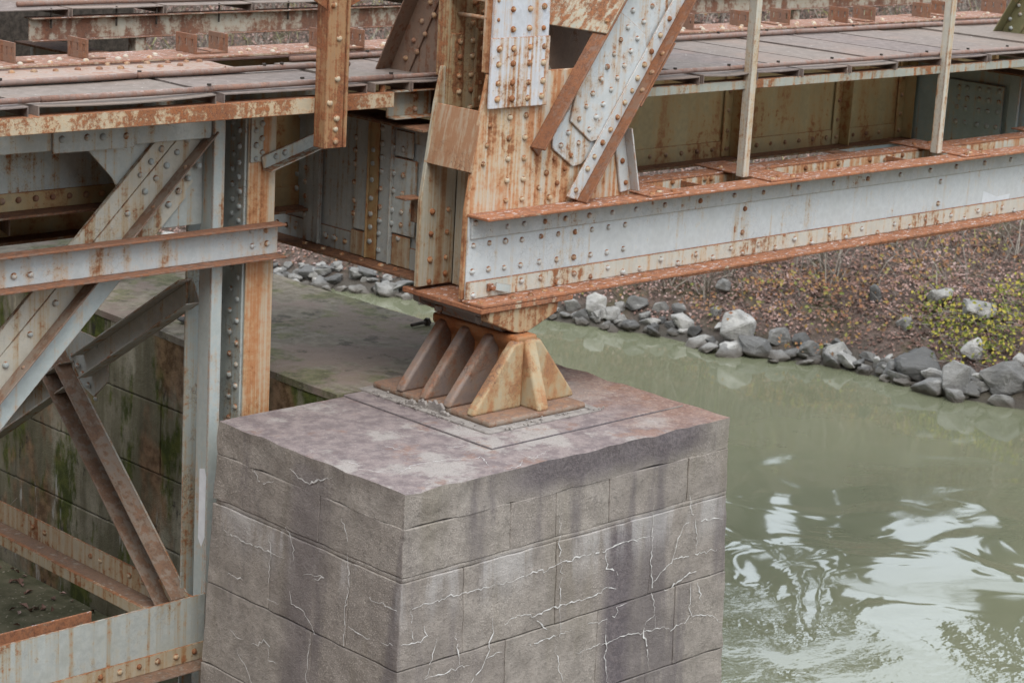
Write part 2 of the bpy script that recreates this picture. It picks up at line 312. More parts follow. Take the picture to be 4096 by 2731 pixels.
# ---------------------------------------------------------------- surveyed positions (metres)
RV={
 'web':(1,1.01,[(1.521,1.103),(1.66,1.102),(1.808,1.096),(1.979,1.1),(2.137,1.099),(2.294,1.098),(2.453,1.098),(2.612,1.098),(2.773,1.099),(1.525,0.934),(1.662,0.928),(1.807,0.93),(1.975,0.933),(2.137,0.931),(2.294,0.929),(2.453,0.929),(2.61,0.928),(2.77,0.936),(1.384,1.1),(1.384,0.933)]),
 'web2':(1,1.01,[(4.014,1.096),(4.006,0.926),(6.385,1.097),(6.38,0.923)]),
 'uang':(1,0.99,[(1.377,1.247),(1.656,1.198),(1.805,1.202)]),
 'uang2':(1,0.99,[(3.138,1.203),(3.503,1.201),(3.866,1.207),(4.184,1.201),(4.581,1.203),(4.992,1.201),(5.408,1.2),(5.816,1.199),(6.203,1.202),(6.554,1.205),(6.942,1.204),(7.316,1.202)]),
 'lang':(1,0.99,[(1.385,0.785),(1.803,0.831),(1.976,0.83),(2.131,0.783),(2.288,0.824),(2.449,0.786),(2.61,0.828),(2.757,0.783),(2.927,0.786)]),
 'lang2':(1,0.99,[(2.929,0.787),(3.134,0.826),(3.313,0.782),(3.499,0.826),(3.681,0.782),(3.868,0.829),(4.008,0.783),(4.174,0.823),(4.367,0.78),(4.582,0.824),(4.787,0.777),(4.995,0.822),(5.196,0.778),(5.39,0.822),(5.595,0.772),(5.799,0.818),(6.003,0.778),(6.206,0.821),(6.378,0.773),(6.548,0.817),(6.741,0.771),(6.921,0.817),(7.097,0.773),(7.265,0.816),(7.446,0.773)]),
 'bfl':(2,0.757,[(1.353,0.884),(1.64,0.894),(1.798,0.891),(1.964,0.931),(2.064,0.885),(2.334,0.871),(2.856,0.878)]),
 'tflR':(2,1.325,[(2.856,0.883),(2.962,0.931),(3.052,0.885)]),
 'gus':(1,1.02,[(1.485,1.848),(1.467,1.725),(1.442,1.609),(1.652,1.888),(1.794,1.893),(1.653,1.757),(1.793,1.753),(1.655,1.627),(1.796,1.621),(1.654,1.489),(1.798,1.486),(2.004,1.51),(1.943,1.42),(2.072,1.596),(2.172,1.525),(2.107,1.436),(2.041,1.349)]),
 'gus2':(1,1.02,[(1.656,1.361),(1.797,1.358),(2.045,1.343)]),
 'post':(1,0.995,[(1.61,2.563),(1.757,2.563),(1.879,2.575),(1.618,2.44),(1.757,2.444),(1.883,2.44),(1.485,2.619),(1.49,2.501)]),
 'spl':(1,0.98,[(1.494,2.324),(1.616,2.324),(1.758,2.327),(1.884,2.327),(1.494,2.229),(1.619,2.231),(1.76,2.229),(1.883,2.226),(1.497,2.112),(1.622,2.112),(1.761,2.107),(1.887,2.111),(1.497,2.014),(1.624,2.013),(1.761,2.009),(1.883,2.015)]),
 'dia':(1,0.985,[(2.7,2.526),(2.884,2.551),(2.643,2.421),(2.809,2.451),(2.584,2.343),(2.742,2.345),(2.531,2.253),(2.687,2.266),(2.473,2.172),(2.633,2.174),(2.42,2.096),(2.574,2.097),(2.353,2.005),(2.523,2.022),(2.301,1.925),(2.456,1.93),(2.647,1.932),(2.71,2.006),(2.753,2.087),(2.811,2.173),(2.872,2.257),(2.946,2.361),(3.025,2.467)]),
 'dia2':(1,0.985,[(2.241,1.846),(2.397,1.851),(2.585,1.839),(2.342,1.773),(2.526,1.762),(2.165,1.761),(2.104,1.683),(2.267,1.688),(2.46,1.681),(2.208,1.608),(2.391,1.594),(2.334,1.518),(2.237,1.386)]),
 'diafl':(1,0.94,[(2.923,2.274),(2.868,2.196),(2.81,2.118)]),
 'rang':(1,1.0,[(2.695,1.538),(2.741,1.39)]),
 'rangx':(1,0.93,[(2.669,1.631),(2.71,1.492)]),
 'bgus':(1,1.43,[(1.406,1.242),(1.546,1.244),(1.403,1.097),(1.542,1.097),(1.404,0.929),(1.542,0.931),(1.406,0.783),(1.543,0.825)]),
 'bpost':(1,1.42,[(1.558,2.318),(1.559,2.223),(1.562,2.103),(1.567,2.003),(1.683,2.321),(1.683,2.224),(1.682,2.105),(1.682,2.005),(1.685,1.894),(1.75,2.367),(1.755,2.27),(1.756,2.16),(1.758,2.05),(1.758,1.951),(1.68,2.557),(1.675,2.432),(1.76,2.498)]),
 'fb':(0,1.475,[(2.887,1.351),(2.878,1.248),(2.88,1.148),(2.882,1.01),(2.876,0.899),(2.785,1.402),(2.787,1.305),(2.792,1.207),(2.791,1.11),(2.788,0.981),(2.269,1.592),(2.268,1.507),(2.272,1.417),(2.272,1.292),(2.269,1.167),(2.27,1.08),(2.09,1.534),(2.091,1.445),(2.093,1.334),(2.092,1.212),(2.093,1.107),(2.091,1.017),(2.092,0.922),(2.002,1.687),(1.999,1.59),(1.997,1.498),(1.998,1.406),(2.0,1.29),(2.003,1.167),(2.0,1.076),(2.002,0.99),(2.001,0.878),(1.888,1.586),(1.796,1.583),(1.877,1.414),(1.785,1.413),(1.876,1.297),(1.787,1.291),(1.881,1.168),(1.788,1.17),(1.879,1.08),(1.789,1.085),(1.898,0.991),(1.809,0.991),(2.559,0.88),(2.463,0.88)]),
 'fb2':(0,8.46,[(2.324,1.56),(2.237,1.562),(2.109,1.568),(2.013,1.573),(1.905,1.576),(2.318,1.47),(2.226,1.471),(2.104,1.48),(2.007,1.481),(1.898,1.48),(2.326,1.383),(2.233,1.38),(2.098,1.38),(2.004,1.384),(1.905,1.392),(2.325,1.253),(2.226,1.256),(2.101,1.255),(2.002,1.257),(1.906,1.26)]),
 'col':(0,0.37,[(2.14,1.39),(2.139,1.294),(2.141,1.202),(2.136,0.86),(2.134,0.718),(2.139,0.579),(2.137,0.438),(2.135,0.297),(2.131,0.158),(2.129,0.016),(2.128,-0.125),(2.056,1.359),(2.06,1.262),(2.065,1.17),(2.059,0.808),(2.059,0.665),(2.056,0.527),(2.056,0.383),(2.055,0.241),(2.053,0.102),(2.051,-0.037)]),
 'col2':(0,0.37,[(2.145,1.78),(2.141,1.681),(2.137,1.581),(2.137,1.488),(2.071,1.739),(2.07,1.639),(2.07,1.539),(2.069,1.447)]),
 'coltop':(1,1.985,[(0.412,1.745),(0.458,1.786),(0.415,1.653),(0.458,1.694),(0.416,1.569),(0.463,1.606)]),
 'strut':(1,1.965,[(-1.314,1.132),(-1.205,1.129),(-1.311,1.022),(-1.201,1.019),(0.383,1.118),(0.498,1.114),(0.389,1.023),(0.505,1.027)]),
 'ldia':(1,1.98,[(-0.527,1.313),(-1.024,0.821),(-1.195,0.655),(-1.359,0.492),(-0.23,1.339),(-0.158,1.416)]),
 'ldiafl':(1,1.93,[(-0.351,1.446),(-0.929,0.874),(-1.093,0.71),(-1.263,0.551)]),
 'ldia1':(1,1.98,[(-0.212,1.759),(-0.286,1.684),(-0.361,1.612),(-0.437,1.538),(-0.101,1.729),(-0.174,1.656),(-0.247,1.581),(-0.325,1.509),(-0.403,1.435),(-0.011,1.563),(-0.085,1.49),(-0.158,1.414)]),
 'ldiafl1':(1,1.93,[(-0.047,1.744),(-0.198,1.596),(-0.347,1.446)]),
 'tch':(1,2.0,[(-0.97,1.781),(-0.8,1.781),(-0.692,1.777),(-0.53,1.772)]),
 'lgir':(1,2.42,[(-1.106,1.357),(-0.994,1.356),(-0.876,1.356),(-0.759,1.355),(-0.642,1.352),(-0.525,1.35),(-0.409,1.347)]),
 'bstr':(1,1.95,[(-0.704,-1.595),(-0.562,-1.595),(-0.417,-1.595),(-0.278,-1.593),(-0.135,-1.598),(0.006,-1.595)]),
 'cov':(2,2.09,[(-0.932,2.612),(-0.787,2.599),(-0.644,2.588),(-0.487,2.592),(-0.347,2.57),(-0.205,2.552),(-0.069,2.545),(0.081,2.543),(0.225,2.534),(-0.916,2.767),(-0.782,2.759),(-0.635,2.748),(-0.488,2.745),(-0.339,2.734),(-0.198,2.71),(-0.054,2.71),(0.085,2.691),(0.231,2.675),(0.368,2.67),(0.463,2.659)]),
 'inch':(1,1.31,[(3.561,1.273),(5.051,1.26),(5.449,1.263),(5.845,1.262),(6.04,1.243),(4.641,1.276),(3.907,1.27),(3.974,1.267),(6.265,1.268)]),
 'hp':(1,1.49,[(0.592,2.564),(0.642,2.362),(0.638,2.118),(0.584,1.973),(0.64,1.879)]),
 'hp2':(1,1.49,[(0.636,1.811),(0.64,1.736),(0.641,1.877)]),
 'tdr':(0,0.1,[(3.591,-0.013),(3.522,-0.07),(3.46,-0.111),(3.391,-0.174),(3.301,-0.247),(3.665,-0.193),(3.302,0.119)]),
 'kb':(0,1.64,[(1.793,2.522),(1.866,2.394),(1.94,2.262),(2.011,2.137),(1.755,2.443),(1.831,2.314),(1.903,2.192)]),
 'kb2':(0,8.78,[(2.013,2.302),(1.99,2.227),(2.088,2.176),(2.069,2.097)]),
 'str':(1,2.88,[(5.997,1.499),(6.001,1.375),(6.007,1.235),(5.999,1.111),(8.332,1.377),(8.334,1.282),(8.36,1.169)]),
}
VEIN_R = [[(0.732,-0.687),(0.902,-0.691),(1.034,-0.666),(1.152,-0.684),(1.268,-0.665),(1.427,-0.662),(1.671,-0.668),(1.794,-0.648),(1.941,-0.651),(2.102,-0.658)],[(1.671,-0.668),(1.686,-0.784),(1.781,-0.842)],[(1.243,-0.367),(1.241,-0.469),(1.268,-0.665),(1.275,-0.814),(1.272,-0.947),(1.286,-1.115)],[(0.798,-0.948),(0.918,-0.911),(1.037,-0.956),(1.211,-0.934),(1.371,-0.94),(1.553,-0.944),(1.654,-0.921),(1.769,-0.936)],[(1.037,-0.956),(1.1,-1.012),(1.163,-1.064)],[(1.431,-1.286),(1.563,-1.28),(1.708,-1.285),(1.875,-1.271),(2.027,-1.291),(2.179,-1.296),(2.338,-1.341),(2.511,-1.286),(2.721,-1.335),(2.798,-1.401),(2.869,-1.41),(2.901,-1.483)],[(1.518,-1.117),(1.673,-1.131),(1.786,-1.111),(1.782,-1.064),(1.875,-1.054)],[(1.693,-1.12),(1.698,-1.282),(1.703,-1.445),(1.734,-1.562)],[(2.092,-0.457),(2.091,-0.656),(2.088,-0.839),(2.115,-1.062),(2.166,-1.277)],[(2.439,-0.64),(2.374,-0.659),(2.34,-0.753),(2.287,-0.866),(2.206,-0.927),(2.103,-0.982)],[(2.439,-0.447),(2.438,-0.539),(2.506,-0.646),(2.528,-0.744),(2.53,-0.855)],[(2.287,-0.866),(2.464,-0.872),(2.6,-0.877),(2.737,-0.882)],[(2.219,-1.054),(2.37,-1.025),(2.477,-0.985),(2.545,-0.992)],[(2.146,-1.194),(2.064,-1.238),(2.049,-1.296),(2.081,-1.398),(2.118,-1.549)],[(0.065,-0.686),(0.205,-0.683),(0.293,-0.675),(0.474,-0.687),(0.694,-0.686)],[(0.531,-1.266),(0.618,-1.189),(0.669,-1.114),(0.674,-1.057),(0.706,-0.977),(0.7,-0.889)],[(0.179,-1.135),(0.322,-1.143),(0.43,-1.134),(0.522,-1.136)],[(-0.028,-0.887),(0.13,-0.897),(0.181,-0.874),(0.151,-0.818)],[(0.254,-0.905),(0.241,-0.98),(0.21,-1.058),(0.179,-1.135)],[(1.012,-1.132),(1.129,-1.13),(1.267,-1.126),(1.387,-1.124)],[(0.67,-1.129),(0.782,-1.12)],[(2.551,-0.647),(2.782,-0.677)],[(2.484,-1.05),(2.494,-1.243),(2.522,-1.289)],[(2.553,-1.065),(2.617,-1.223)],[(0.407,-0.914),(0.423,-1.025),(0.448,-1.117)],[(1.254,-1.205),(1.285,-1.341),(1.324,-1.442)],[(0.065,-0.686),(0.062,-0.782),(0.073,-0.883)]]
VEIN_L = [[(1.624,-0.673),(1.482,-0.691),(1.321,-0.682),(1.163,-0.686),(1.029,-0.683)],[(1.038,-0.475),(0.981,-0.517),(0.945,-0.593),(0.945,-0.68)],[(0.533,-0.282),(0.488,-0.346),(0.463,-0.423)],[(0.965,-0.868),(0.928,-0.937),(0.818,-0.946),(0.75,-0.997),(0.694,-1.052)],[(0.851,-0.724),(0.744,-0.692),(0.659,-0.687),(0.732,-0.717)],[(1.443,-1.402),(1.359,-1.466),(1.298,-1.521),(1.261,-1.566)],[(1.506,-1.286),(1.458,-1.316),(1.388,-1.308)],[(1.295,-1.308),(1.249,-1.308),(1.183,-1.241),(1.126,-1.267),(1.122,-1.356),(1.042,-1.359)],[(0.404,-0.914),(0.29,-0.927),(0.208,-0.928)],[(0.242,-0.686),(0.101,-0.69),(0.001,-0.687)],[(1.022,-0.112),(0.944,-0.148),(0.858,-0.153),(0.711,-0.1),(0.619,-0.054)],[(1.172,-0.977),(1.049,-0.975)],[(1.579,-0.93),(1.403,-0.936)],[(0.45,-0.475),(0.429,-0.666),(0.437,-0.882),(0.439,-1.04)],[(0.745,-1.098),(0.754,-1.276),(0.753,-1.379)],[(1.375,-0.22),(1.282,-0.282),(1.172,-0.231)],[(0.107,-0.916),(0.008,-0.891)],[(1.19,-0.563),(1.158,-0.685),(1.176,-0.896)]]
VEIN_T = [[(0.12,0.642),(0.139,0.542)],[(0.088,0.508),(0.132,0.427),(0.169,0.351)],[(0.212,0.322),(0.402,0.382),(0.578,0.368),(0.746,0.29)],[(0.802,0.522),(0.916,0.5)],[(0.776,0.27),(0.844,0.277),(0.769,0.133)],[(0.508,0.773),(0.521,0.692),(0.546,0.639)],[(1.084,0.206),(1.075,0.068),(1.279,0.147)],[(0.783,0.02),(0.897,0.012),(1.001,0.082)]]
ROCKS = [(13.7,11.44,-3.05,0.34,0.3),(13.76,11.15,-3.1,0.27,0.18),(13.49,11.51,-3.16,0.24,0.18),(13.79,10.85,-3.16,0.26,0.13),(14.01,10.8,-3.06,0.15,0.18),(13.41,11.75,-3.14,0.18,0.09),(13.51,11.79,-3.07,0.27,0.18),(14.08,11.01,-2.96,0.3,0.21),(14.35,10.48,-2.94,0.18,0.21),(14.49,9.95,-2.91,0.18,0.23),(14.32,9.37,-3.04,0.55,0.4),(14.28,8.98,-3.16,0.54,0.2),(14.58,8.87,-3.03,0.34,0.23),(14.74,8.64,-3.02,0.23,0.17),(14.51,8.61,-3.17,0.26,0.17),(14.61,8.34,-3.19,0.23,0.11),(14.03,9.66,-3.18,0.27,0.14),(14.12,9.97,-3.12,0.2,0.17),(14.1,10.15,-3.12,0.15,0.1),(14.09,10.38,-3.11,0.18,0.15),(13.95,10.55,-3.16,0.15,0.12),(14.11,10.55,-3.07,0.12,0.09),(14.77,8.19,-3.11,0.17,0.17),(14.78,7.96,-3.15,0.17,0.2),(14.81,7.74,-3.15,0.23,0.14),(14.81,7.62,-3.17,0.2,0.11),(14.9,7.52,-3.14,0.17,0.17),(14.91,7.32,-3.15,0.22,0.25),(14.99,6.89,-3.1,0.58,0.42),(14.68,6.5,-3.2,0.44,0.27),(14.86,6.24,-3.15,0.44,0.44),(15.28,5.73,-3.02,0.6,0.33),(15.01,5.61,-3.2,0.35,0.16),(15.43,6.4,-2.82,0.31,0.31),(16.11,7.42,-2.44,0.4,0.35),(16.09,6.88,-2.46,0.49,0.31),(15.74,8.27,-2.54,0.23,0.29),(15.07,5.96,-3.09,0.22,0.14),(15.6,5.78,-2.82,0.22,0.22),(15.57,7.59,-2.73,0.23,0.23),(14.95,10.21,-2.61,0.24,0.15),(13.93,11.19,-2.99,0.18,0.12),(14.23,10.71,-2.95,0.21,0.15),(13.89,10.62,-3.17,0.13,0.09),(14.16,8.61,-3.2,0.17,0.07),(14.03,10.28,-3.15,0.17,0.09),(14.78,7.01,-3.2,0.25,0.08),(13.28,11.87,-3.18,0.15,0.09),(14.7,8.09,-3.17,0.14,0.08),(13.59,11.34,-3.15,0.18,0.13),(11.56,15.84,-3.11,0.15,0.09),(11.59,15.68,-3.15,0.13,0.08),(11.71,15.59,-3.11,0.15,0.11),(11.82,15.35,-3.11,0.21,0.17),(11.92,15.03,-3.15,0.28,0.2),(12.21,14.86,-3.04,0.28,0.19),(11.66,14.89,-3.2,0.17,0.09),(11.87,14.77,-3.2,0.17,0.09),(12.03,14.55,-3.2,0.26,0.11),(12.2,14.38,-3.19,0.2,0.17),(12.33,14.16,-3.19,0.2,0.2),(12.35,13.89,-3.2,0.15,0.09),(12.25,14.67,-3.08,0.15,0.09),(12.14,15.16,-2.99,0.13,0.09),(11.61,15.98,-3.05,0.09,0.11),(12.45,14.43,-3.04,0.15,0.11),(11.64,15.33,-3.2,0.17,0.07),(11.72,15.82,-3.04,0.15,0.11),(12.01,15.41,-2.98,0.15,0.09),(11.84,15.67,-3.01,0.11,0.08)]
VINES = [(15.92, 7.37, -2.56), (15.78, 7.06, -2.65), (15.62, 6.71, -2.73), (15.35, 6.56, -2.88), (15.92, 6.77, -2.55), (15.96, 6.34, -2.52), (15.69, 6.2, -2.68), (15.5, 6.13, -2.81), (16.29, 6.42, -2.38), (16.6, 6.54, -2.27), (15.76, 7.35, -2.65), (16.75, 6.78, -2.23)]
CREEP = [(15.6, 8.91, -2.43), (15.11, 8.97, -2.68), (15.18, 9.6, -2.52), (15.6, 8.65, -2.53), (14.68, 9.8, -2.8), (15.52, 8.03, -2.71), (15.5, 9.39, -2.4), (16.54, 8.13, -2.24), (17.57, 8.09, -1.89), (17.3, 7.64, -2.02), (16.48, 8.67, -2.18), (14.84, 8.51, -3.02)]
SHRUBS = [(14.75, 10.37, -2.72), (15.72, 8.98, -2.37), (15.94, 9.28, -2.24), (14.55, 10.86, -2.73), (15.19, 10.35, -2.46), (17.65, 7.27, -1.92)]

# concrete, stone, water, bank materials
def concrete(name, base=(.305, .272, .240), stain=.5, top=True, moss=0.0, pier=False):
    t = NT(name)
    n1 = t.noise(1.1, 6, .6); n2 = t.noise(9, 7, .68); n3 = t.noise(1.0, 5, .62, vec=t.map((2.6, 2.6, .38)))
    n4 = t.noise(100, 2, .7); n5 = t.noise(34, 4, .72)
    nrm = t.sep(t.geo.outputs['True Normal']); xyz = t.sep(t.pos)
    up = t.sstep(nrm[2], .5, .8)
    oi = t.n.new('ShaderNodeObjectInfo')
    c = t.mix(t.sstep(n2, .3, .7), tuple(k * .80 for k in base), tuple(k * 1.16 for k in base))
    c = t.mix(t.math('MULTIPLY', oi.outputs['Random'], .5), c, tuple(k * w for k, w in zip(base, (.70, .67, .68))))
    c = t.mix(t.math('MULTIPLY', t.sstep(n5, .52, .68), .55), c, tuple(k * .48 for k in base))
    c = t.mix(t.math('MULTIPLY', t.math('MULTIPLY', t.sstep(n4, .54, .66), t.sstep(n1, .36, .6)), .7), c, tuple(min(1, k * 1.6) for k in base))
    c = t.mix(t.math('MULTIPLY', t.sstep(n3, .52, .66), stain * 1.3), c, (.125, .108, .112))
    c = t.mix(t.math('MULTIPLY', t.sstep(t.noise(1.3, 5, .6, vec=t.map((1.8, 1.8, .3), loc=(5, 3, 1))), .54, .68), stain * .8), c, (.19, .165, .12))
    if pier:
        # iron-mauve soaking under the cap and run-down bands, pale lime bloom under the ledge
        wob = t.math('MULTIPLY_ADD', n2, .22, t.math('MULTIPLY', n3, .5))
        band = t.math('MULTIPLY', t.sstep(t.math('MULTIPLY_ADD', wob, .32, xyz[2]), -.14, .02), t.math('MULTIPLY', t.sstep(xyz[0], .55, 1.1), t.sstep(xyz[0], 2.75, 2.4)))
        run = t.math('MULTIPLY', t.sstep(t.math('ABSOLUTE', t.math('SUBTRACT', t.math('MULTIPLY_ADD', wob, .35, xyz[0]), 1.92)), .20, .06), t.sstep(xyz[2], -.45, -.62))
        run2 = t.math('MULTIPLY', t.sstep(t.math('ABSOLUTE', t.math('SUBTRACT', t.math('MULTIPLY_ADD', wob, .3, xyz[1]), .98)), .22, .05), t.sstep(xyz[2], .0, -.12))
        dk = t.math('MAXIMUM', band, t.math('MAXIMUM', run, t.math('MULTIPLY', run2, .6)))
        c = t.mix(t.math('MULTIPLY', dk, .85), c, t.mix(t.sstep(n5, .4, .65), (.10, .085, .095), (.17, .145, .15)))
        bl = t.math('MULTIPLY', t.math('MULTIPLY', t.sstep(xyz[2], -.90, -.54), t.sstep(xyz[2], -.49, -.53)), t.sstep(t.noise(1.2, 5, .65, vec=t.map((3.2, 3.2, .5), loc=(2, 2, 2))), .47, .60))
        c = t.mix(t.math('MULTIPLY', bl, .55), c, (.46, .44, .43))
    if moss:
        m1 = t.math('MULTIPLY_ADD', n3, .5, t.math('MULTIPLY', n1, .5))
        c = t.mix(t.math('MULTIPLY', t.sstep(m1, .40, .54), moss * .8), c, (.115, .105, .06))
        c = t.mix(t.math('MULTIPLY', t.sstep(t.noise(1.5, 6, .68, vec=t.map((1.5, 1.5, .55), loc=(9, 2, 4))), .485, .57), moss), c, t.mix(t.sstep(n2, .4, .6), (.05, .065, .015), (.10, .115, .025)))
        c = t.mix(t.math('MULTIPLY', t.sstep(t.noise(.9, 6, .62, vec=t.map((1.3, 1.3, .7), loc=(1, 7, 3))), .52, .60), moss * .85), c, t.mix(t.sstep(n2, .38, .6), (.13, .07, .04), (.30, .185, .11)))
        c = t.mix(t.math('MULTIPLY', t.sstep(t.noise(1.7, 6, .72, vec=t.map((2, 2, .9), loc=(4, 4, 8))), .58, .65), moss * .9), c, (.035, .03, .028))
        c = t.mix(t.math('MULTIPLY', t.math('MULTIPLY', t.sstep(t.noise(3, 5, .7, vec=t.map((3, 3, .35), loc=(1, 4, 2))), .60, .66), t.sstep(xyz[2], -1.2, -1.5)), .8), c, (.45, .44, .42))
    if top:
        tp = t.mix(t.sstep(n2, .38, .62), (.18, .145, .145), (.28, .23, .22))
        tp = t.mix(t.math('MULTIPLY', t.sstep(t.noise(1.5, 7, .72, vec=t.map((1, 1, 1), loc=(3.3, 1.2, 0))), .50, .58), .75), tp, (.37, .34, .315))
        tp = t.mix(t.math('MULTIPLY', t.sstep(t.noise(1.9, 7, .72, vec=t.map((1, 1, 1), loc=(8.3, 4.2, 0))), .54, .62), .6), tp, (.25, .14, .10))
        tp = t.mix(t.math('MULTIPLY', t.sstep(t.math('MULTIPLY_ADD', t.noise(2.5, 7, .7), 1.6, xyz[0]), 2.75, 3.5), .6), tp, t.mix(t.sstep(n5, .4, .6), (.19, .095, .065), (.30, .165, .105)))
        tp = t.mix(t.math('MULTIPLY', t.sstep(n5, .58, .68), .5), tp, (.43, .39, .37))
        tp = t.mix(t.math('MULTIPLY', t.sstep(n4, .58, .66), .55), tp, (.11, .085, .08))
        c = t.mix(up, c, tp)
    h = t.math('MULTIPLY_ADD', n5, .75, t.math('MULTIPLY', n4, .5)); h = t.math('MULTIPLY_ADD', n2, 1.0, h)
    return t.done(c, .92, t.bump(h, .75, .010), .2)
M['concrete'] = concrete('pier_concrete', top=False, pier=True)
M['cap'] = concrete('pier_cap_concrete', pier=True)
M['wallc'] = concrete('wall_concrete', (.37, .345, .27), .6, top=False, moss=.95)
def walltop():
    t = NT('wall_top_concrete'); n1 = t.noise(1.4, 7, .68); n2 = t.noise(11, 7, .7); n3 = t.noise(60, 3, .7)
    c = t.mix(t.sstep(n2, .38, .62), (.165, .14, .11), (.235, .205, .16))
    c = t.mix(t.math('MULTIPLY', t.sstep(n1, .49, .57), .8), c, t.mix(t.sstep(n2, .4, .6), (.095, .095, .045), (.155, .15, .075)))
    c = t.mix(t.math('MULTIPLY', t.sstep(t.noise(1.1, 6, .7, vec=t.map((1, 1, 1), loc=(5, 5, 5))), .50, .58), .75), c, (.225, .17, .145))
    c = t.mix(t.math('MULTIPLY', t.sstep(t.noise(3.5, 6, .75), .56, .63), .7), c, (.075, .065, .05))
    c = t.mix(t.math('MULTIPLY', t.sstep(n3, .63, .69), .6), c, (.4, .37, .33))
    return t.done(c, .92, t.bump(t.math('MULTIPLY_ADD', n2, .8, t.math('MULTIPLY', n3, .4)), .7, .012), .2)
M['walltop'] = walltop()
def simple(name, c1, c2, scale=8, rough=.9, bump=.4, dist=.01, c3=None, thr=.6):
    t = NT(name); n = t.noise(scale, 7, .65); n2 = t.noise(scale * 6, 4, .65)
    c = t.mix(t.sstep(n, .35, .65), c1, c2)
    if c3: c = t.mix(t.sstep(n2, thr, thr + .06), c, c3)
    return t.done(c, rough, t.bump(t.math('MULTIPLY_ADD', n2, .4, n), bump, dist), .25)
M['lime'] = simple('lime_deposit', (.50, .49, .47), (.76, .74, .72), 30, .9, .3, .004)
M['grout'] = simple('grout', (.23, .205, .19), (.33, .30, .275), 14, .95, .7, .015, (.2, .18, .16))
M['palepatch'] = simple('pale_paint_patch', (.60, .63, .65), (.66, .69, .71), 9, .6, .1, .003)
M['whitepaint'] = simple('white_paint', (.68, .70, .73), (.78, .8, .83), 9, .6, .1, .003)
M['mud'] = simple('bare_ground', (.075, .06, .045), (.14, .115, .085), 3, .95, .7, .05, (.2, .17, .12))
M['mossfloor'] = simple('mossy_footing', (.075, .075, .042), (.15, .138, .09), 4, .95, .6, .02, (.30, .27, .21))
M['iron_and_shade'] = simple('dark_iron_and_shade', (.03, .025, .02), (.075, .06, .05), 20, .8, .4, .004)  # iron of the bolts; also stands in for shade on the far girder
M['twig'] = simple('twig_bark', (.2, .17, .14), (.32, .28, .24), 12, .9, .3, .01)
M['bark'] = simple('tree_bark', (.07, .06, .05), (.13, .115, .095), 6, .9, .6, .03)

def rockmat():
    t = NT('riprap_stone'); oi = t.n.new('ShaderNodeObjectInfo')
    tc = t.n.new('ShaderNodeTexCoord').outputs['Object']
    n = t.noise(3, 7, .65); n2 = t.noise(22, 6, .7); n3 = t.noise(7, 6, .7, vec=t.map((1, 1, 3)))
    base = t.ramp(oi.outputs['Random'], [(0, (.10, .097, .094)), (.35, (.215, .207, .195)), (.7, (.34, .326, .305)), (1, (.48, .46, .43))])
    c = t.mix(t.sstep(n, .35, .68), t.mix(.55, base, (.07, .07, .07)), base)
    c = t.mix(t.math('MULTIPLY', t.sstep(n2, .52, .68), .45), c, (.09, .085, .08))
    c = t.mix(t.math('MULTIPLY', t.sstep(n3, .58, .7), .5), c, (.40, .39, .37))
    # wet, silted band just above the water line
    z = t.sep(t.pos)[2]
    wet = t.sstep(t.math('MULTIPLY_ADD', n, .10, z), -3.02, -3.12)
    c = t.mix(t.math('MULTIPLY', wet, .75), c, (.075, .06, .045))
    return t.done(c, .85, t.bump(t.math('MULTIPLY_ADD', n2, .5, n3), .7, .03), .3)
M['rock'] = rockmat()

def leafmat(name, stops, rough=.75):
    t = NT(name); at = t.n.new('ShaderNodeAttribute'); at.attribute_name = 'tone'
    c = t.ramp(at.outputs['Fac'], stops)
    return t.done(c, rough, None, .25)
M['litter'] = leafmat('leaf_litter', [(0, (.10, .062, .05)), (.25, (.21, .122, .095)), (.5, (.32, .20, .165)), (.68, (.43, .32, .295)), (.8, (.27, .14, .085)), (.9, (.30, .18, .07)), (.96, (.13, .14, .05)), (1, (.30, .26, .07))])
M['vine'] = leafmat('vine_leaf', [(0, (.06, .08, .018)), (.4, (.15, .17, .03)), (.75, (.33, .29, .05)), (1, (.44, .36, .07))])
M['creeper'] = leafmat('creeper_leaf', [(0, (.14, .09, .05)), (.35, (.25, .12, .07)), (.65, (.32, .17, .07)), (.85, (.28, .24, .07)), (1, (.16, .18, .05))])
M['brush'] = leafmat('dry_brush', [(0, (.11, .095, .08)), (.5, (.2, .175, .15)), (.8, (.29, .26, .22)), (.93, (.23, .22, .09)), (1, (.3, .3, .12))])

def bankmat():
    t = NT('bank_soil'); n = t.noise(1.3, 7, .65); n2 = t.noise(14, 6, .7)
    c = t.mix(t.sstep(n2, .35, .65), (.085, .062, .05), (.19, .135, .115))
    c = t.mix(t.math('MULTIPLY', t.sstep(n, .5, .66), .7), c, (.095, .09, .045))
    z = t.sep(t.pos)[2]
    c = t.mix(t.sstep(t.math('MULTIPLY_ADD', n, .5, z), -2.55, -2.95), c, (.09, .08, .068))
    return t.done(c, .95, t.bump(n2, .8, .06), .15)
M['bank'] = bankmat()

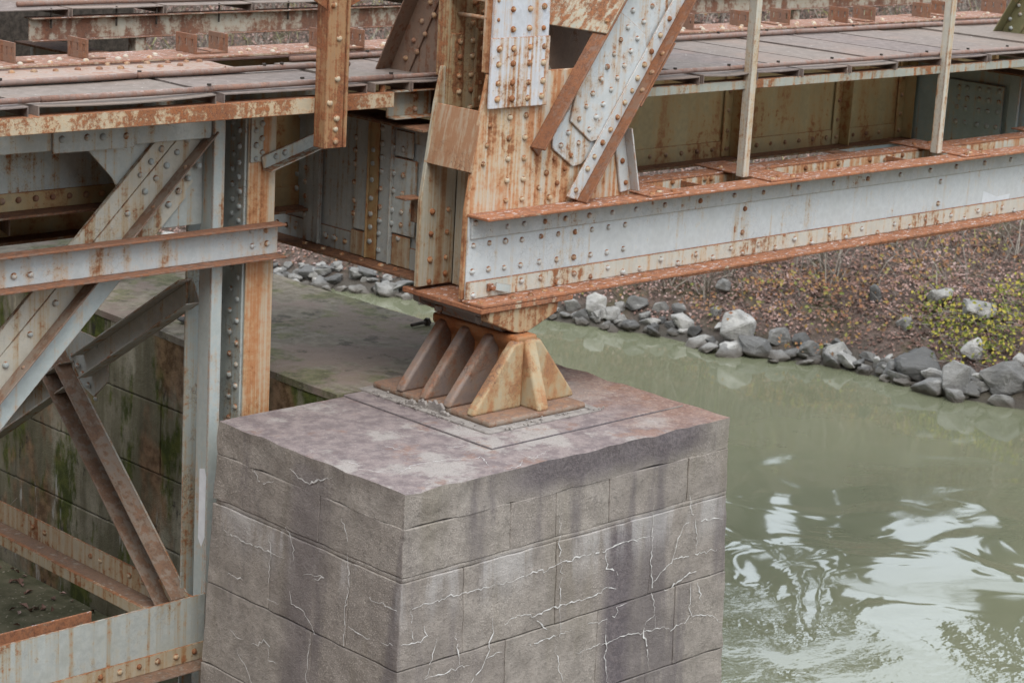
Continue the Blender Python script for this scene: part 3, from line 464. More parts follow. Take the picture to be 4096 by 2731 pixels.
def watermat():
    t = NT('river_water')
    # calm far out, slow glassy folds nearer, finer ripples where the current breaks round the pier
    xyz = t.sep(t.pos)
    u = t.math('MULTIPLY', t.math('ADD', xyz[0], xyz[1]), .7)
    near = t.sstep(u, 12.2, 8.2)
    warp = t.vadd(t.noise(.5, 1, .4, kind='Color'), (2.2, 2.2, 0), 'MULTIPLY')
    p = t.vadd(t.pos, warp)
    a = t.noise(.75, 0, .4, vec=p, dist=1.0)
    b = t.noise(1.9, 1, .4, vec=p, dist=1.4)
    c_ = t.noise(7, 2, .55, vec=t.map((1.0, 1.6, 1), rot=(0, 0, .75)))
    rush = t.sstep(t.math('MULTIPLY_ADD', t.noise(.4, 2, .5), 1.6, u), 8.4, 7.4)
    h = t.math('MULTIPLY', a, t.math('MULTIPLY_ADD', near, .066, .008))
    h = t.math('MULTIPLY_ADD', b, t.math('MULTIPLY_ADD', near, .006, .0004), h)
    h = t.math('MULTIPLY_ADD', c_, t.math('MULTIPLY_ADD', rush, .0045, .0001), h)
    n1 = t.noise(.5, 4, .6)
    c = t.mix(t.sstep(n1, .35, .65), (.152, .158, .098), (.172, .178, .113))
    m = t.done(c, .055, t.bump(h, 1.0, 1.0), 1.0)
    t.b.inputs['IOR'].default_value = 1.75
    return m
M['water'] = watermat()

# ---------------------------------------------------------------- setting: ground, water, banks
SHY = [-60, -5, 0, 5.35, 6.25, 7.28, 8.47, 9.16, 10.47, 11.86, 13.83, 15.77, 20, 30, 80]
SHX = [19, 16.4, 15.8, 15.08, 14.77, 14.83, 14.55, 14.06, 13.9, 13.24, 12.47, 11.43, 9.8, 6.5, -8]
def lerp_tab(v, xs, ys):
    if v <= xs[0]: return ys[0]
    for i in range(len(xs) - 1):
        if v <= xs[i + 1]: return ys[i] + (ys[i + 1] - ys[i]) * (v - xs[i]) / (xs[i + 1] - xs[i])
    return ys[-1]
def shore(y): return lerp_tab(y, SHY, SHX)
def terrain(x, y):
    s = (x - shore(y)) * .94
    nr = 3.4 + .5 * math.sin(y * .7) if y < 12 else 3.4 - (y - 12) * .38
    if s < 0:
        far = -3.2 + .6 * s
        r_ = math.hypot(x - 1, y - 3)
        sky_block = (.42 * max(0, min(r_, 16) - 8) + .85 * max(0, min(r_, 42) - 16) + .1 * max(0, r_ - 42)) * min(1, max(0, (nr - 1.4 - x) / 9))  # unseen rise behind the camera, added to block low sky light
        near = -2.36 + sky_block - max(0, x - nr + 1.4) * .7
        return max(-4.6, far, near) if x > nr - 3 else near
    if s < 1.2: h = .62 * s
    elif s < 13.5: h = .744 + .37 * (s - 1.2)
    elif s < 45: h = 5.3 + .10 * (s - 13.5)
    else: h = 8.45 + .03 * (s - 45)
    k = min(1, s / 2)
    h += k * (.30 * mnoise.noise(Vector((x * .45, y * .45, 0))) + .16 * mnoise.noise(Vector((x * 1.5, y * 1.5, 3))))
    return -3.2 + h
def axis_points(lo, a, b, hi, fine, grow=1.28):
    pts = []; v = a
    while v < b: pts.append(v); v += fine
    st = fine
    while v < hi: pts.append(v); st *= grow; v += st
    v = a; st = fine; left = []
    while v > lo: st *= grow; v -= st; left.append(v)
    return left[::-1] + pts
gx = axis_points(-300, 9, 26, 400, .30); gy = axis_points(-300, 2, 26, 400, .30)
mb = MB(); mb.v = [(x, y, terrain(x, y)) for x in gx for y in gy]
ny = len(gy)
mb.f = [(i * ny + j, (i + 1) * ny + j, (i + 1) * ny + j + 1, i * ny + j + 1) for i in range(len(gx) - 1) for j in range(ny - 1)]
tag(mb.build('ground', M['bank'], bevel=0, smooth=True), kind='structure')
mb = MB(); ys = [-280, -60, -30, -15, -8, -4, 0, 4, 8, 12, 16, 20, 30, 45, 80, 280]
for y in ys: mb.v += [(2.3 if y < 12 else 2.3 - (y - 12) * .4, y, -3.2), (shore(y) + 1.0, y, -3.2)]
mb.f = [(2 * i, 2 * i + 1, 2 * i + 3, 2 * i + 2) for i in range(len(ys) - 1)]
tag(mb.build('river_water', M['water'], bevel=0), kind='structure')

# ---------------------------------------------------------------- the concrete pier and its tie wall
BT = .036                      # batter of the pier faces
pier = thing('concrete_pier', 'weathered grey concrete pier with cracked faces under the rusty bearing', 'pier', (1.4, .85, -2.36))
LV = [0, -.525, -1.052, -1.588, -2.12, -2.66, -3.2, -3.75]
core = MB().box(.35, 2.55, .35, 1.62, -3.75, -.06).build('core', M['concrete'], pier, 0)
def block(x0, x1, y0, y1, z1, z0, g=.0028, px0=False, px1=False, py0=False, py1=False, proud=0.0, nm='block', wob=.0):
    """one cast block; faces flagged px0.. lie on the battered outside, the others are joints"""
    vs = []
    for x, fx, sx in ((x0, px0, -1), (x1, px1, 1)):
        for y, fy, sy in ((y0, py0, -1), (y1, py1, 1)):
            for z in (z0 + g, z1 - g):
                o = -BT * z + proud
                vs.append((x + (sx * o if fx else -sx * .0012), y + (sy * o if fy else -sy * .0012), z))
    m = MB(); m.add(vs, [(0, 1, 3, 2), (4, 6, 7, 5), (0, 4, 5, 1), (2, 3, 7, 6), (0, 2, 6, 4), (1, 5, 7, 3)])
    return m
cuts_r = [[.84, 1.22, 1.69, 2.42], [.47, 1.235, 2.09], [.82, 1.62, 2.35], [.47, 1.2, 2.09], [.82, 1.62, 2.35], [.47, 1.2, 2.09], [.82, 1.6]]
cuts_l = [[.74], [.43, 1.17], [.74], [.43, 1.17], [.74], [.43, 1.17], [.74]]
def rough_block(m, amp=.007, cut=12):
    """subdivide a block and roughen it a little, so that arrises chip"""
    me = m.mesh('block'); bm = bmesh.new(); bm.from_mesh(me)
    bmesh.ops.subdivide_edges(bm, edges=bm.edges, cuts=cut, use_grid_fill=True); bm.normal_update()
    for v in bm.verts:
        ed = sum(1 for f in v.link_faces if True)
        c_ = v.co.copy(); nn = Vector()
        v.co += Vector((mnoise.noise(c_ * 7), mnoise.noise(c_ * 7 + Vector((9, 0, 0))), mnoise.noise(c_ * 7 + Vector((0, 9, 0))))) * amp
        if any(a.normal.dot(b.normal) < .5 for a in v.link_faces for b in v.link_faces):      # arris: chip it back
            for f in v.link_faces: nn += f.normal
            v.co -= nn.normalized() * max(0, mnoise.noise(c_ * 9 + Vector((3, 3, 3))) + .06) * .007
    bm.to_mesh(me); bm.free(); me.materials.append(M['concrete'])
    o = bpy.data.objects.new('block', me); col.objects.link(o)
    bv = o.modifiers.new('bevel', 'BEVEL'); bv.width = .005; bv.segments = 2; bv.limit_method = 'ANGLE'; bv.angle_limit = R(45)
    adopt(o, pier); return o
for ci in range(1, 7):
    z1, z0 = LV[ci], LV[ci + 1]
    xs = [0] + cuts_r[ci] + [2.8]
    for i in range(len(xs) - 1):
        last = i == len(xs) - 2
        rough_block(block(xs[i], xs[i + 1], 0, .40 if i else cuts_l[ci][0], z1, z0, px0=(i == 0), px1=last, py0=True, proud=random.uniform(-.003, .003)))
    yl = cuts_l[ci] + [1.75]
    for i in range(len(yl) - 1):
        rough_block(block(0, .47, yl[i], yl[i + 1], z1, z0, px0=True, py1=(i == len(yl) - 2), proud=random.uniform(-.003, .003)))
    rough_block(block(2.35, 2.8, .40, 1.75, z1, z0, px1=True))
# top course: cap slab above an irregular crack, then a lower band ending in a slight ledge
xs = [0] + cuts_r[0] + [2.8]
for i in range(len(xs) - 1):
    last = i == len(xs) - 2
    rough_block(block(xs[i], xs[i + 1], 0, .40 if i else .74, -.205, -.50, px0=(i == 0), px1=last, py0=True, proud=random.uniform(-.006, .0), g=.003))
rough_block(block(0, .47, .74, 1.75, -.205, -.50, px0=True, py1=True, g=.003))
rough_block(block(2.35, 2.8, .40, 1.75, -.205, -.50, px1=True, g=.003))
ledge = MB().prism([(-.012, -.012), (2.82, -.012), (2.82, 1.75), (-.012, 1.75)], 2, -.53, -.494)
lo = ledge.build('ledge', M['concrete'], pier, .012, 2)
# cap
capm = MB(); nx, nyc = 56, 36
me = MB().box(-.002, 2.802, -.002, 1.752, -.208, 0).mesh('cap')
bm = bmesh.new(); bm.from_mesh(me); bmesh.ops.subdivide_edges(bm, edges=bm.edges, cuts=26, use_grid_fill=True)
for v in bm.verts:
    c_ = v.co
    e_ = max(0, 1 - min(abs(c_.x), abs(c_.x - 2.8), abs(c_.y)) / .05)
    k = .003 + .013 * e_
    v.co += Vector((mnoise.noise(c_ * 6), mnoise.noise(c_ * 6 + Vector((7, 1, 0))), mnoise.noise(c_ * 5 + Vector((3, 8, 0))) * .9)) * k
    if c_.z < -.15: v.co.z += .03 * mnoise.noise(Vector((c_.x * 2.2, c_.y * 2.2, 5))) 
bm.to_mesh(me); bm.free(); me.materials.append(M['cap'])
cap = bpy.data.objects.new('cap_slab', me); col.objects.link(cap); adopt(cap, pier)
bv = cap.modifiers.new('bevel', 'BEVEL'); bv.width = .01; bv.segments = 2; bv.limit_method = 'ANGLE'; bv.angle_limit = R(50)
# raised bearing pad strip on the cap (L-shaped lip), bed of grout under the bearing
pad = MB().box(1.0, 2.74, .35, 1.76, -.004, .013).build('pad', M['cap'], pier, .008, 2)
gr = MB().prism([(1.17, .565), (2.17, .55), (2.18, 1.82), (1.16, 1.80)], 2, .008, .026).build('grout_bed', M['grout'], pier, .012, 2)
# lime veins that have seeped out of the cracks: low crusts standing on the faces
def vein(mb_, pts, nrm, place, w0):
    P = []
    for a, b in zip(pts, pts[1:]):
        L_ = math.hypot(b[0] - a[0], b[1] - a[1]); n = max(2, int(L_ / .022))
        for i in range(n):
            f = i / n; P.append((a[0] + (b[0] - a[0]) * f, a[1] + (b[1] - a[1]) * f))
    P.append(pts[-1])
    P = [(p[0] + random.gauss(0, .006), p[1] + random.gauss(0, .006)) for p in P]
    n0 = len(mb_.v)
    for i, p in enumerate(P):
        q = P[min(i + 1, len(P) - 1)]; r_ = P[max(i - 1, 0)]
        dx, dy = q[0] - r_[0], q[1] - r_[1]; l = math.hypot(dx, dy) or 1
        e = min(1, .25 + 3 * min(i, len(P) - 1 - i) / len(P))
        w = w0 * (.35 + 1.5 * random.random() ** 2) * (.55 + .9 * abs(mnoise.noise(Vector((p[0] * 4, p[1] * 4, 0))))) * e
        ox, oy = -dy / l * w, dx / l * w
        mb_.v += [place(p[0] + ox, p[1] + oy, .0003), place(p[0], p[1], .0010), place(p[0] - ox, p[1] - oy, .0003)]
    for i in range(len(P) - 1):
        if random.random() < .04: continue
        a = n0 + i * 3; mb_.f += [(a, a + 1, a + 4, a + 3), (a + 1, a + 2, a + 5, a + 4)]
mb = MB()
for pl in VEIN_R: vein(mb, pl, 0, lambda u, v, h: (u, BT * v - .006 - h, v), random.uniform(.0030, .0052))
for pl in VEIN_L: vein(mb, pl, 0, lambda u, v, h: (BT * v - .006 - h, u, v), random.uniform(.003, .005))
for pl in VEIN_T: vein(mb, pl, 0, lambda u, v, h: (u, v, .004 + h), random.uniform(.0012, .002))
tag(mb.build('lime_vein', M['lime'], pier, 0), kind='stuff')

# tie wall running back from the pier, built of courses of cast blocks
wall = thing('tie_wall', 'long mossy concrete wall running back from the pier beneath the bridge', 'wall', (1.9, 5.5, -2.36))
MB().box(1.2, 2.6, 1.78, 12.2, -3.7, -.1).build('core', M['wallc'], wall, 0)
for ci in range(7):
    z1, z0 = LV[ci], LV[ci + 1]
    y = 1.775 if ci % 2 == 0 else 1.775
    first = .65 if ci % 2 else 1.3
    while y < 12:
        y2 = y + (first if first else 1.3); first = 0
        o = MB().box(.955 + random.uniform(-.004, .004), 1.3, y + .004, min(y2, 12.2) - .004, z0 + .004, z1 - .004 - (.0 if ci else .02)).build('block', M['wallc'], wall, .009, 2)
        o2 = MB().box(2.5, 2.8 + random.uniform(-.004, .004), y + .004, min(y2, 12.2) - .004, z0 + .004, z1 - .004 - (.0 if ci else .02)).build('block', M['wallc'], wall, .009, 2)
        y = y2
me = MB().box(.95, 2.805, 1.765, 12.2, -.03, .018).mesh('coping')
bm = bmesh.new(); bm.from_mesh(me); bmesh.ops.subdivide_edges(bm, edges=bm.edges, cuts=30, use_grid_fill=True)
for v in bm.verts:
    c_ = v.co.copy(); e_ = 1 if min(abs(c_.x - .95), abs(c_.x - 2.805)) < .05 else .2
    v.co.x += .02 * e_ * mnoise.noise(c_ * 3); v.co.z += .006 * mnoise.noise(c_ * 2.5 + Vector((4, 0, 0)))
bm.to_mesh(me); bm.free(); me.materials.append(M['walltop'])
o = bpy.data.objects.new('coping', me); col.objects.link(o); adopt(o, wall)
# footing slab at the foot of the wall
tag(MB().prism([(-2.6, 2.6), (.95, 1.9), (.95, 9.5), (-2.6, 9.5)], 2, -2.6, -2.33).build('footing', M['mossfloor'], bevel=.02), kind='structure')

# ---------------------------------------------------------------- rivets
def dome(r, h, n=12):
    mb_ = MB(); prof = [(r, 0), (r * .97, h * .35), (r * .78, h * .74), (r * .42, h * .96)]
    for a, z in prof: mb_.v += [(a * math.cos(k * 2 * math.pi / n), a * math.sin(k * 2 * math.pi / n), z) for k in range(n)]
    mb_.v.append((0, 0, h))
    for i in range(3):
        for k in range(n): mb_.f.append((i * n + k, i * n + (k + 1) % n, (i + 1) * n + (k + 1) % n, (i + 1) * n + k))
    for k in range(n): mb_.f.append((3 * n + k, 3 * n + (k + 1) % n, 4 * n))
    me_ = mb_.mesh('rivet')
    for p in me_.polygons: p.use_smooth = True
    return me_
_dome = {}
ROT = {'-y': (R(90), 0, 0), '-x': (0, R(-90), 0), '+z': (0, 0, 0)}
def rivets(parent, pts, face, mat, r=.0195, h=.0175):
    key = (mat.name, r, h)
    if key not in _dome:
        me_ = dome(r, h); me_.materials.append(mat); _dome[key] = me_
    for p in pts:
        o = bpy.data.objects.new('rivet', _dome[key]); col.objects.link(o)
        o.location = p
        rot = ROT[face] if isinstance(face, str) else face
        o.rotation_euler = rot
        s = random.uniform(.88, 1.08); o.scale = (s, s, s * random.uniform(.85, 1.1))
        adopt(o, parent)
def RP(key, w=None):
    ax, val, L_ = RV[key]; out = []
    for p in L_:
        q = list(p); q.insert(ax, val if w is None else w); out.append(tuple(q))
    return out

# ================================================================ main truss (near side)
TR = thing('bridge_truss', 'white-grey riveted truss end with rusty gusset, chord and diagonal above the bearing', 'bridge truss', (1.7, 1.2, .72))
# --- bottom chord, outer web
ch = MB().box(1.335, 9.6, 1.010, 1.021, .735, 1.300).build('bottom_chord', M['chord'], TR, .002)
MB().box(1.352, 9.6, .992, 1.0095, 1.143, 1.284).build('top_angle', M['chord_up'], ch, .004)
MB().box(1.330, 9.6, .992, 1.0095, .757, .872).build('bottom_angle', M['chord_low'], ch, .004)
me = MB().box(1.33, 9.6, .828, 1.021, 1.285, 1.304)
me.build('top_flange', M['chord_top'], ch, .004)
MB().box(1.318, 9.6, .828, 1.021, .736, .7565).build('bottom_flange', M['chord_top'], ch, .004)
MB().box(1.312, 2.13, .83, 1.58, .700, .7345).build('sole_plate', M['chord_top'], ch, .005)
MB().box(3.2, 4.4, .836, 1.0, .722, .7355).build('cover_plate', M['chord_top'], ch, .004)
MB().box(5.3, 6.9, .836, 1.0, .722, .7355).build('cover_plate', M['chord_top'], ch, .004)
for x0, x1, k in ((2.83, 3.16, 0), (4.09, 4.43, 0), (6.46, 6.80, 0), (8.2, 8.5, 0)):
    MB().prism([(x0, .85), (x1, .85), (x1 + .02, 1.6), (x0 + .02, 1.6)], 2, 1.305, 1.317).build('tie_plate', M['chord_top'], ch, .003)
    rivets(ch, [(x0 + .06, .89, 1.317), (x1 - .06, .89, 1.317), (x0 + .17, .93, 1.317), (x0 + .08, 1.4, 1.317), (x1 - .05, 1.4, 1.317)], '+z', M['rv_rust'])
rivets(ch, RP('web') + RP('web2'), '-y', M['rv_pale'])
rivets(ch, RP('uang', .992) + RP('uang2', .992) + RP('lang', .992) + RP('lang2', .992), '-y', M['rv_pale'])
rivets(ch, [(1.99, .992, 1.2), (2.18, .992, 1.2), (2.40, .992, 1.2), (2.62, .992, 1.2), (2.85, .992, 1.2)], '-y', M['rv_pale'])
rivets(ch, RP('bfl'), '+z', M['rv_rust'])
cl = MB(); cl.box(1.50, 1.545, .972, .992, .80, .846)
cl.tube([(1.523, .992, .823), (1.523, .945, .823)], .019, 8)
cl.build('bolt_head', M['chord_top'], ch, .003)
MB().bar((1.56, .975, .800), (1.672, .955, .775), (0, -.004, 0), (.004, 0, .052)).build('tab', M['col_pale'], ch, .001)
MB().prism([(6.99, .86), (7.37, .85), (7.39, .915), (7.2, .905), (7.0, .97)], 1, 1.0093, 1.0101).build('paint_patch', M['palepatch'], ch, 0)
# --- inner chord
ic = MB().box(1.9, 9.6, 1.322, 1.334, .74, 1.285).build('inner_chord', M['inner_low'], TR, .003)
MB().box(2.5, 9.6, 1.312, 1.47, 1.2865, 1.3035).build('top_flange', M['chord_top'], ic, .004)
MB().box(2.5, 9.6, 1.31, 1.3215, 1.15, 1.286).build('top_angle', M['gusset'], ic, .004)
rivets(ic, RP('inch'), '-y', M['rv_rust'])
for x in (3.65, 4.62, 6.05): MB().box(x, x + .012, 1.03, 1.31, 1.0, 1.28).build('diaphragm', M['chord_top'], ic, .002)
# --- gussets
GP = [(1.316, .7570), (1.318, 1.31), (1.407, 1.935), (1.456, 2.168), (2.36, 2.168), (2.71, 1.74), (2.81, 1.325), (2.81, .7570)]
g1 = MB().prism(GP, 1, 1.0215, 1.054).build('gusset_plate', M['gusset'], TR, .004)
rivets(g1, RP('gus') + RP('gus2'), '-y', M['rv_rust'])
ra = MB().prism([(2.60, 1.735), (2.695, 1.76), (2.805, 1.335), (2.70, 1.325)], 1, 1.003, 1.0212).build('edge_angle', M['diagonal'], g1, .004)
MB().bar((2.688, .932, 1.762), (2.798, .932, 1.335), (.014, 0, .003), (0, .071, 0)).build('edge_flange', M['diagonal'], g1, .003)
rivets(g1, RP('rang', 1.003), '-y', M['rv_rust'])
g2 = MB().prism([(x + (-.012 if i < 4 else 0), z) for i, (x, z) in enumerate(GP)], 1, 1.43, 1.462).build('gusset_plate', M['inner_low'], TR, .004)
rivets(g2, RP('bgus'), '-y', M['rv_rust'])
MB().box(1.60, 1.615, 1.30, 1.43, .75, 1.55).build('stiffener', M['inner_low'], g2, .003)
MB().box(1.60, 1.75, 1.415, 1.4295, .75, 1.55).build('stiffener_leg', M['inner_low'], g2, .003)
MB().prism([(1.02, 1.565), (1.43, 1.555), (1.445, 1.935), (1.03, 1.94)], 0, -.006, .006)
bt = MB(); bt.bar((1.425 - .014, 1.022, 1.937), (1.355 - .014, 1.022, 1.560), (.012, 0, 0), (0, .44, 0))
bt.build('batten_plate', M['batten'], TR, .003)
# --- end post
ep = MB().box(1.452, 1.937, .9985, 1.0212, 1.958, 3.3).build('end_post', M['post'], TR, .004)
MB().box(1.428, 1.938, .983, .998, 1.955, 2.392).build('splice_plate', M['splice'], ep, .004)
MB().box(1.452, 1.464, 1.0215, 1.09, 2.17, 3.3).build('channel_lip', M['gusset'], ep, .003)
MB().box(1.925, 1.937, 1.0215, 1.12, 2.17, 3.3).build('channel_lip', M['gusset'], ep, .003)
rivets(ep, RP('post', .9985)[:6], '-y', M['rv_rust']); rivets(ep, RP('post', .9985)[6:], '-y', M['rv_rust'], .012, .009)
rivets(ep, RP('spl', .983), '-y', M['rv_rust'], .0205, .015)
bp = MB().box(1.465, 1.96, 1.424, 1.4298, 1.60, 3.3).build('back_post', M['inner'], TR, .003)
MB().box(1.485, 1.595, 1.408, 1.4235, 1.905, 2.372).build('splice_plate', M['inner'], bp, .003)
MB().box(1.695, 1.80, 1.412, 1.4237, 1.89, 2.40).build('splice_plate', M['inner'], bp, .003)
MB().box(1.80, 1.812, 1.20, 1.4237, 1.60, 3.3).build('web_plate', M['inner'], bp, .003)
MB().box(1.463, 1.475, 1.43, 1.52, 2.1, 3.3).build('channel_lip', M['inner'], bp, .003)
rivets(bp, [p for p in RP('bpost', 1.408) if p[0] < 1.6 and p[2] < 2.37], '-y', M['rv_rust'])
rivets(bp, [p for p in RP('bpost', 1.424) if not (p[0] < 1.6 and p[2] < 2.37)], '-y', M['rv_rust'])
MB().tube([(1.55, 1.424, 2.493), (1.46, 1.06, 2.506)], .013, 10).build('rod', M['batten'], bp, 0, smooth=True)
MB().bar((1.47, 1.022, 2.60), (1.50, 1.022, 2.95), (.012, 0, 0), (0, .44, 0)).build('batten_plate', M['batten'], bp, .003)
MB().box(1.20, 1.35, 1.46, 1.56, 1.322, 1.336).box(1.338, 1.352, 1.463, 1.56, 1.16, 1.322).build('shelf_angle', M['fb_flange'], bp, .003)
# --- diagonal (s along the member, t across it)
D0 = (2.258, 1.315); DD = (.585, .811); DN = (-.811, .585)
def DP(s, t): return (D0[0] + s * DD[0] + t * DN[0], D0[1] + s * DD[1] + t * DN[1])
def DT(x, z): return (x - D0[0]) * DN[0] + (z - D0[1]) * DN[1]
dg = MB().prism([DP(1.05, .01), DP(3.2, .01), DP(3.2, .54), DP(1.05, .54)], 1, 1.0035, 1.0208).build('diagonal', M['diagonal'], TR, .003)
MB().prism([(2.157, 1.90), (2.027, 1.741), (2.033, 1.667), (2.228, 1.534), (2.31, 1.545), DP(.45, .02), DP(.75, .02), DP(.9, .5)], 1, 1.0035, 1.0208).build('fill_plate', M['diagonal'], dg, .004)
MB().prism([DP(.68, .52), (2.165, 1.836), (2.367, 1.69), (2.555, 1.712), DP(1.1, .01), (2.838, 2.298), (2.822, 2.374), (2.638, 2.489), DP(1.15, .52)], 1, .9868, 1.003).build('splice_plate', M['diagonal'], dg, .004)
MB().prism([DP(0, 0), DP(3.2, 0), DP(3.2, .10), DP(-.03, .10)], 1, .972, .9862).build('edge_angle', M['diagonal'], dg, .004)
MB().prism([DP(-.005, -.014), DP(3.2, -.014), DP(3.2, 0), DP(0, 0)], 1, .888, 1.02).build('edge_flange', M['flange'], dg, .004)
MB().prism([DP(.75, -.026), DP(1.25, -.026), DP(1.25, -.0145), DP(.75, -.0145)], 1, .882, 1.02).build('cover_strip', M['flange'], dg, .003)
MB().prism([DP(.06, .54), DP(3.2, .54), DP(3.2, .556), DP(.06, .556)], 1, .888, 1.02).build('edge_flange', M['flange'], dg, .004)
MB().prism([DP(.05, .46), DP(.5, .46), DP(.5, .54), DP(.06, .54)], 1, 1.003, 1.0208).build('edge_angle', M['flange'], dg, .003)
bt = MB().prism([DP(.93, .557), DP(3.2, .557), DP(3.2, .570), DP(.93, .570)], 1, .89, 1.57).build('batten_plate', M['lichen'], dg, .003)
_nq = Vector((DN[0], 0, DN[1])).to_track_quat('Z', 'Y').to_euler()
rivets(dg, [(DP(s, .570)[0], y, DP(s, .570)[1]) for s in (1.02, 1.24, 1.46, 1.68) for y in (.935, 1.48)], _nq, M['rv_rust'])
for p in RP('dia') + RP('dia2'):
    t_ = DT(p[0], p[2]); s_ = (p[0] - D0[0]) * DD[0] + (p[2] - D0[1]) * DD[1]
    yy = .972 if t_ < .10 else (.9868 if .42 + .0 * t_ < s_ < 1.22 and not (p[0] < 2.17 and p[2] < 1.8) else 1.0035)
    rivets(dg, [(p[0], yy, p[2])], '-y', M['rv_pale'] if t_ > .1 else M['rv_rust'])
_nq2 = Vector((DN[0], 0, DN[1])).to_track_quat('Z', 'Y').to_euler()
rivets(dg, [(DP(s, 0)[0], .925, DP(s, 0)[1]) for s in (.86, 1.0, 1.15)], _nq2, M['rv_dark'])
bd = MB().prism([DP(.45, 0), DP(3.2, 0), DP(3.2, .54), DP(.45, .54)], 1, 1.465, 1.48).prism([DP(.3, .54), DP(3.2, .54), DP(3.2, .556), DP(.3, .556)], 1, 1.47, 1.57).prism([DP(.3, -.014), DP(3.2, -.014), DP(3.2, 0), DP(.3, 0)], 1, 1.47, 1.57)
bd.build('back_diagonal', M['knee'], TR, .003)
# --- handrail hangers standing on the chord
def hanger(x):
    h_ = MB().box(x, x + .062, 1.026, 1.036, 1.318, 4.2).build('hanger', M['hanger'], TR, .003)
    MB().box(x, x + .010, 1.0365, 1.095, 1.318, 4.2).build('hanger_leg', M['hanger'], h_, .003)
hanger(3.985); hanger(6.325)
# --- knee braces in the cross plane
def knee(x, mat, rv, key):
    k_ = MB().prism([(2.17, 2.05), (2.17, 1.78), (1.48, 1.78), (1.48, 3.2), (1.56, 3.2)], 0, x, x + .014).build('knee_brace', mat, TR, .003)
    sl = Vector((0, -.61, 1.15)).normalized(); pr = Vector((0, sl.z, -sl.y))
    a = Vector((x, 2.17, 2.05)); b = Vector((x, 1.56, 3.2))
    MB().bar(a + Vector((-.0125, 0, 0)), b + Vector((-.0125, 0, 0)), Vector((.012, 0, 0)), -pr * .17).build('edge_angle', mat, k_, .003)
    MB().bar(a + Vector((-.13, 0, 0)), b + Vector((-.13, 0, 0)), Vector((.15, 0, 0)), pr * .012).build('edge_flange', mat, k_, .003)
    rivets(k_, RP(key, x - .0125), '-x', rv)
knee(1.655, M['knee'], M['rv_dark'], 'kb'); knee(8.79, M['knee2'], M['rv_blue'], 'kb2')

# ================================================================ floor beams
def floor_beam(x, mat, fl, label, rv, pts):
    F = thing('floor_beam', label, 'floor beam', (x, 3.5, .78))
    w = MB().box(x, x + .014, 1.466, 6.3, .80, 1.745).build('web_plate', mat, F, .002)
    MB().box(x - .16, x + .17, 1.466, 6.3, .780, .7995).build('bottom_flange', fl, F, .003)
    MB().box(x - .16, x + .17, 1.466, 6.3, 1.7455, 1.764).build('top_flange', fl, F, .003)
    MB().box(x - .013, x - .0005, 1.466, 6.3, .800, .945).build('bottom_angle', mat, F, .003)
    MB().box(x - .013, x - .0005, 1.466, 6.3, 1.63, 1.745).build('top_angle', mat, F, .003)
    F_WEB[F.name] = w
    return F
F_WEB = {}
FB = floor_beam(1.49, M['floorbeam'], M['fb_flange'], 'blue-grey riveted floor beam with stiffeners, left of the rusty gusset', M['rv_blue'], 'fb')
def stiff(F, x, ya, yb, mat, z0=.805, z1=1.74, out=.0, leg=None):
    MB().box(x - .028, x - .0135, ya, yb, z0, z1).build('stiffener', mat, F, .003)
    if leg is not None: MB().box(x - .028 - .022, x - .0285, leg, leg + .008, z0, z1).build('stiffener_leg', mat, F, .003)
x = 1.49
stiff(FB, x, 1.66, 1.88, M['floorbeam'], 1.02, 1.52)            # wide end plate
MB().box(x - .027, x - .0135, 1.70, 1.875, .805, 1.01).build('patch_plate', M['inner_low'], FB, .003)
MB().box(x - .027, x - .0135, 1.70, 1.875, 1.53, 1.70).build('patch_plate', M['floorbeam'], FB, .003)
stiff(FB, x, 1.885, 2.02, M['floorbeam'], leg=1.885)
stiff(FB, x, 2.035, 2.13, M['ochre'], leg=2.118)
stiff(FB, x, 2.15, 2.275, M['floorbeam'], .98)
MB().box(x - .03, x - .0135, 2.14, 2.29, .805, .97).build('patch_plate', M['inner_low'], FB, .003)
stiff(FB, x, 2.62, 2.70, M['floorbeam'], leg=2.62)
stiff(FB, x, 2.705, 2.80, M['floorbeam'])
stiff(FB, x, 3.6, 3.75, M['floorbeam'], leg=3.6); stiff(FB, x, 4.6, 4.75, M['floorbeam'], leg=4.6)
rivets(F_WEB[FB.name], RP('fb', x - .028), '-x', M['rv_blue'], .020, .014)
rivets(F_WEB[FB.name], [(x - .013, y, .87) for y in (2.36, 2.46, 2.56, 2.9, 3.0, 3.1)], '-x', M['rv_rust'])
rivets(F_WEB[FB.name], [(x - .09, y, .7995) for y in (1.75, 1.9, 2.1, 2.3, 2.5, 2.7)], '+z', M['rv_rust'])
FB2 = floor_beam(8.49, M['bluesteel'], M['fb_flange'], 'shaded blue floor beam with rows of rivets at right edge', M['rv_blue'], 'fb2')
MB().box(8.452, 8.4765, 1.86, 2.45, 1.0, 1.62).build('connection_plate', M['bluesteel'], FB2, .003)
MB().box(8.446, 8.4765, 1.70, 1.80, .81, 1.74).build('stiffener', M['bluesteel'], FB2, .003)
rivets(F_WEB[FB2.name], RP('fb2', 8.452), '-x', M['rv_blue'], .024, .016)

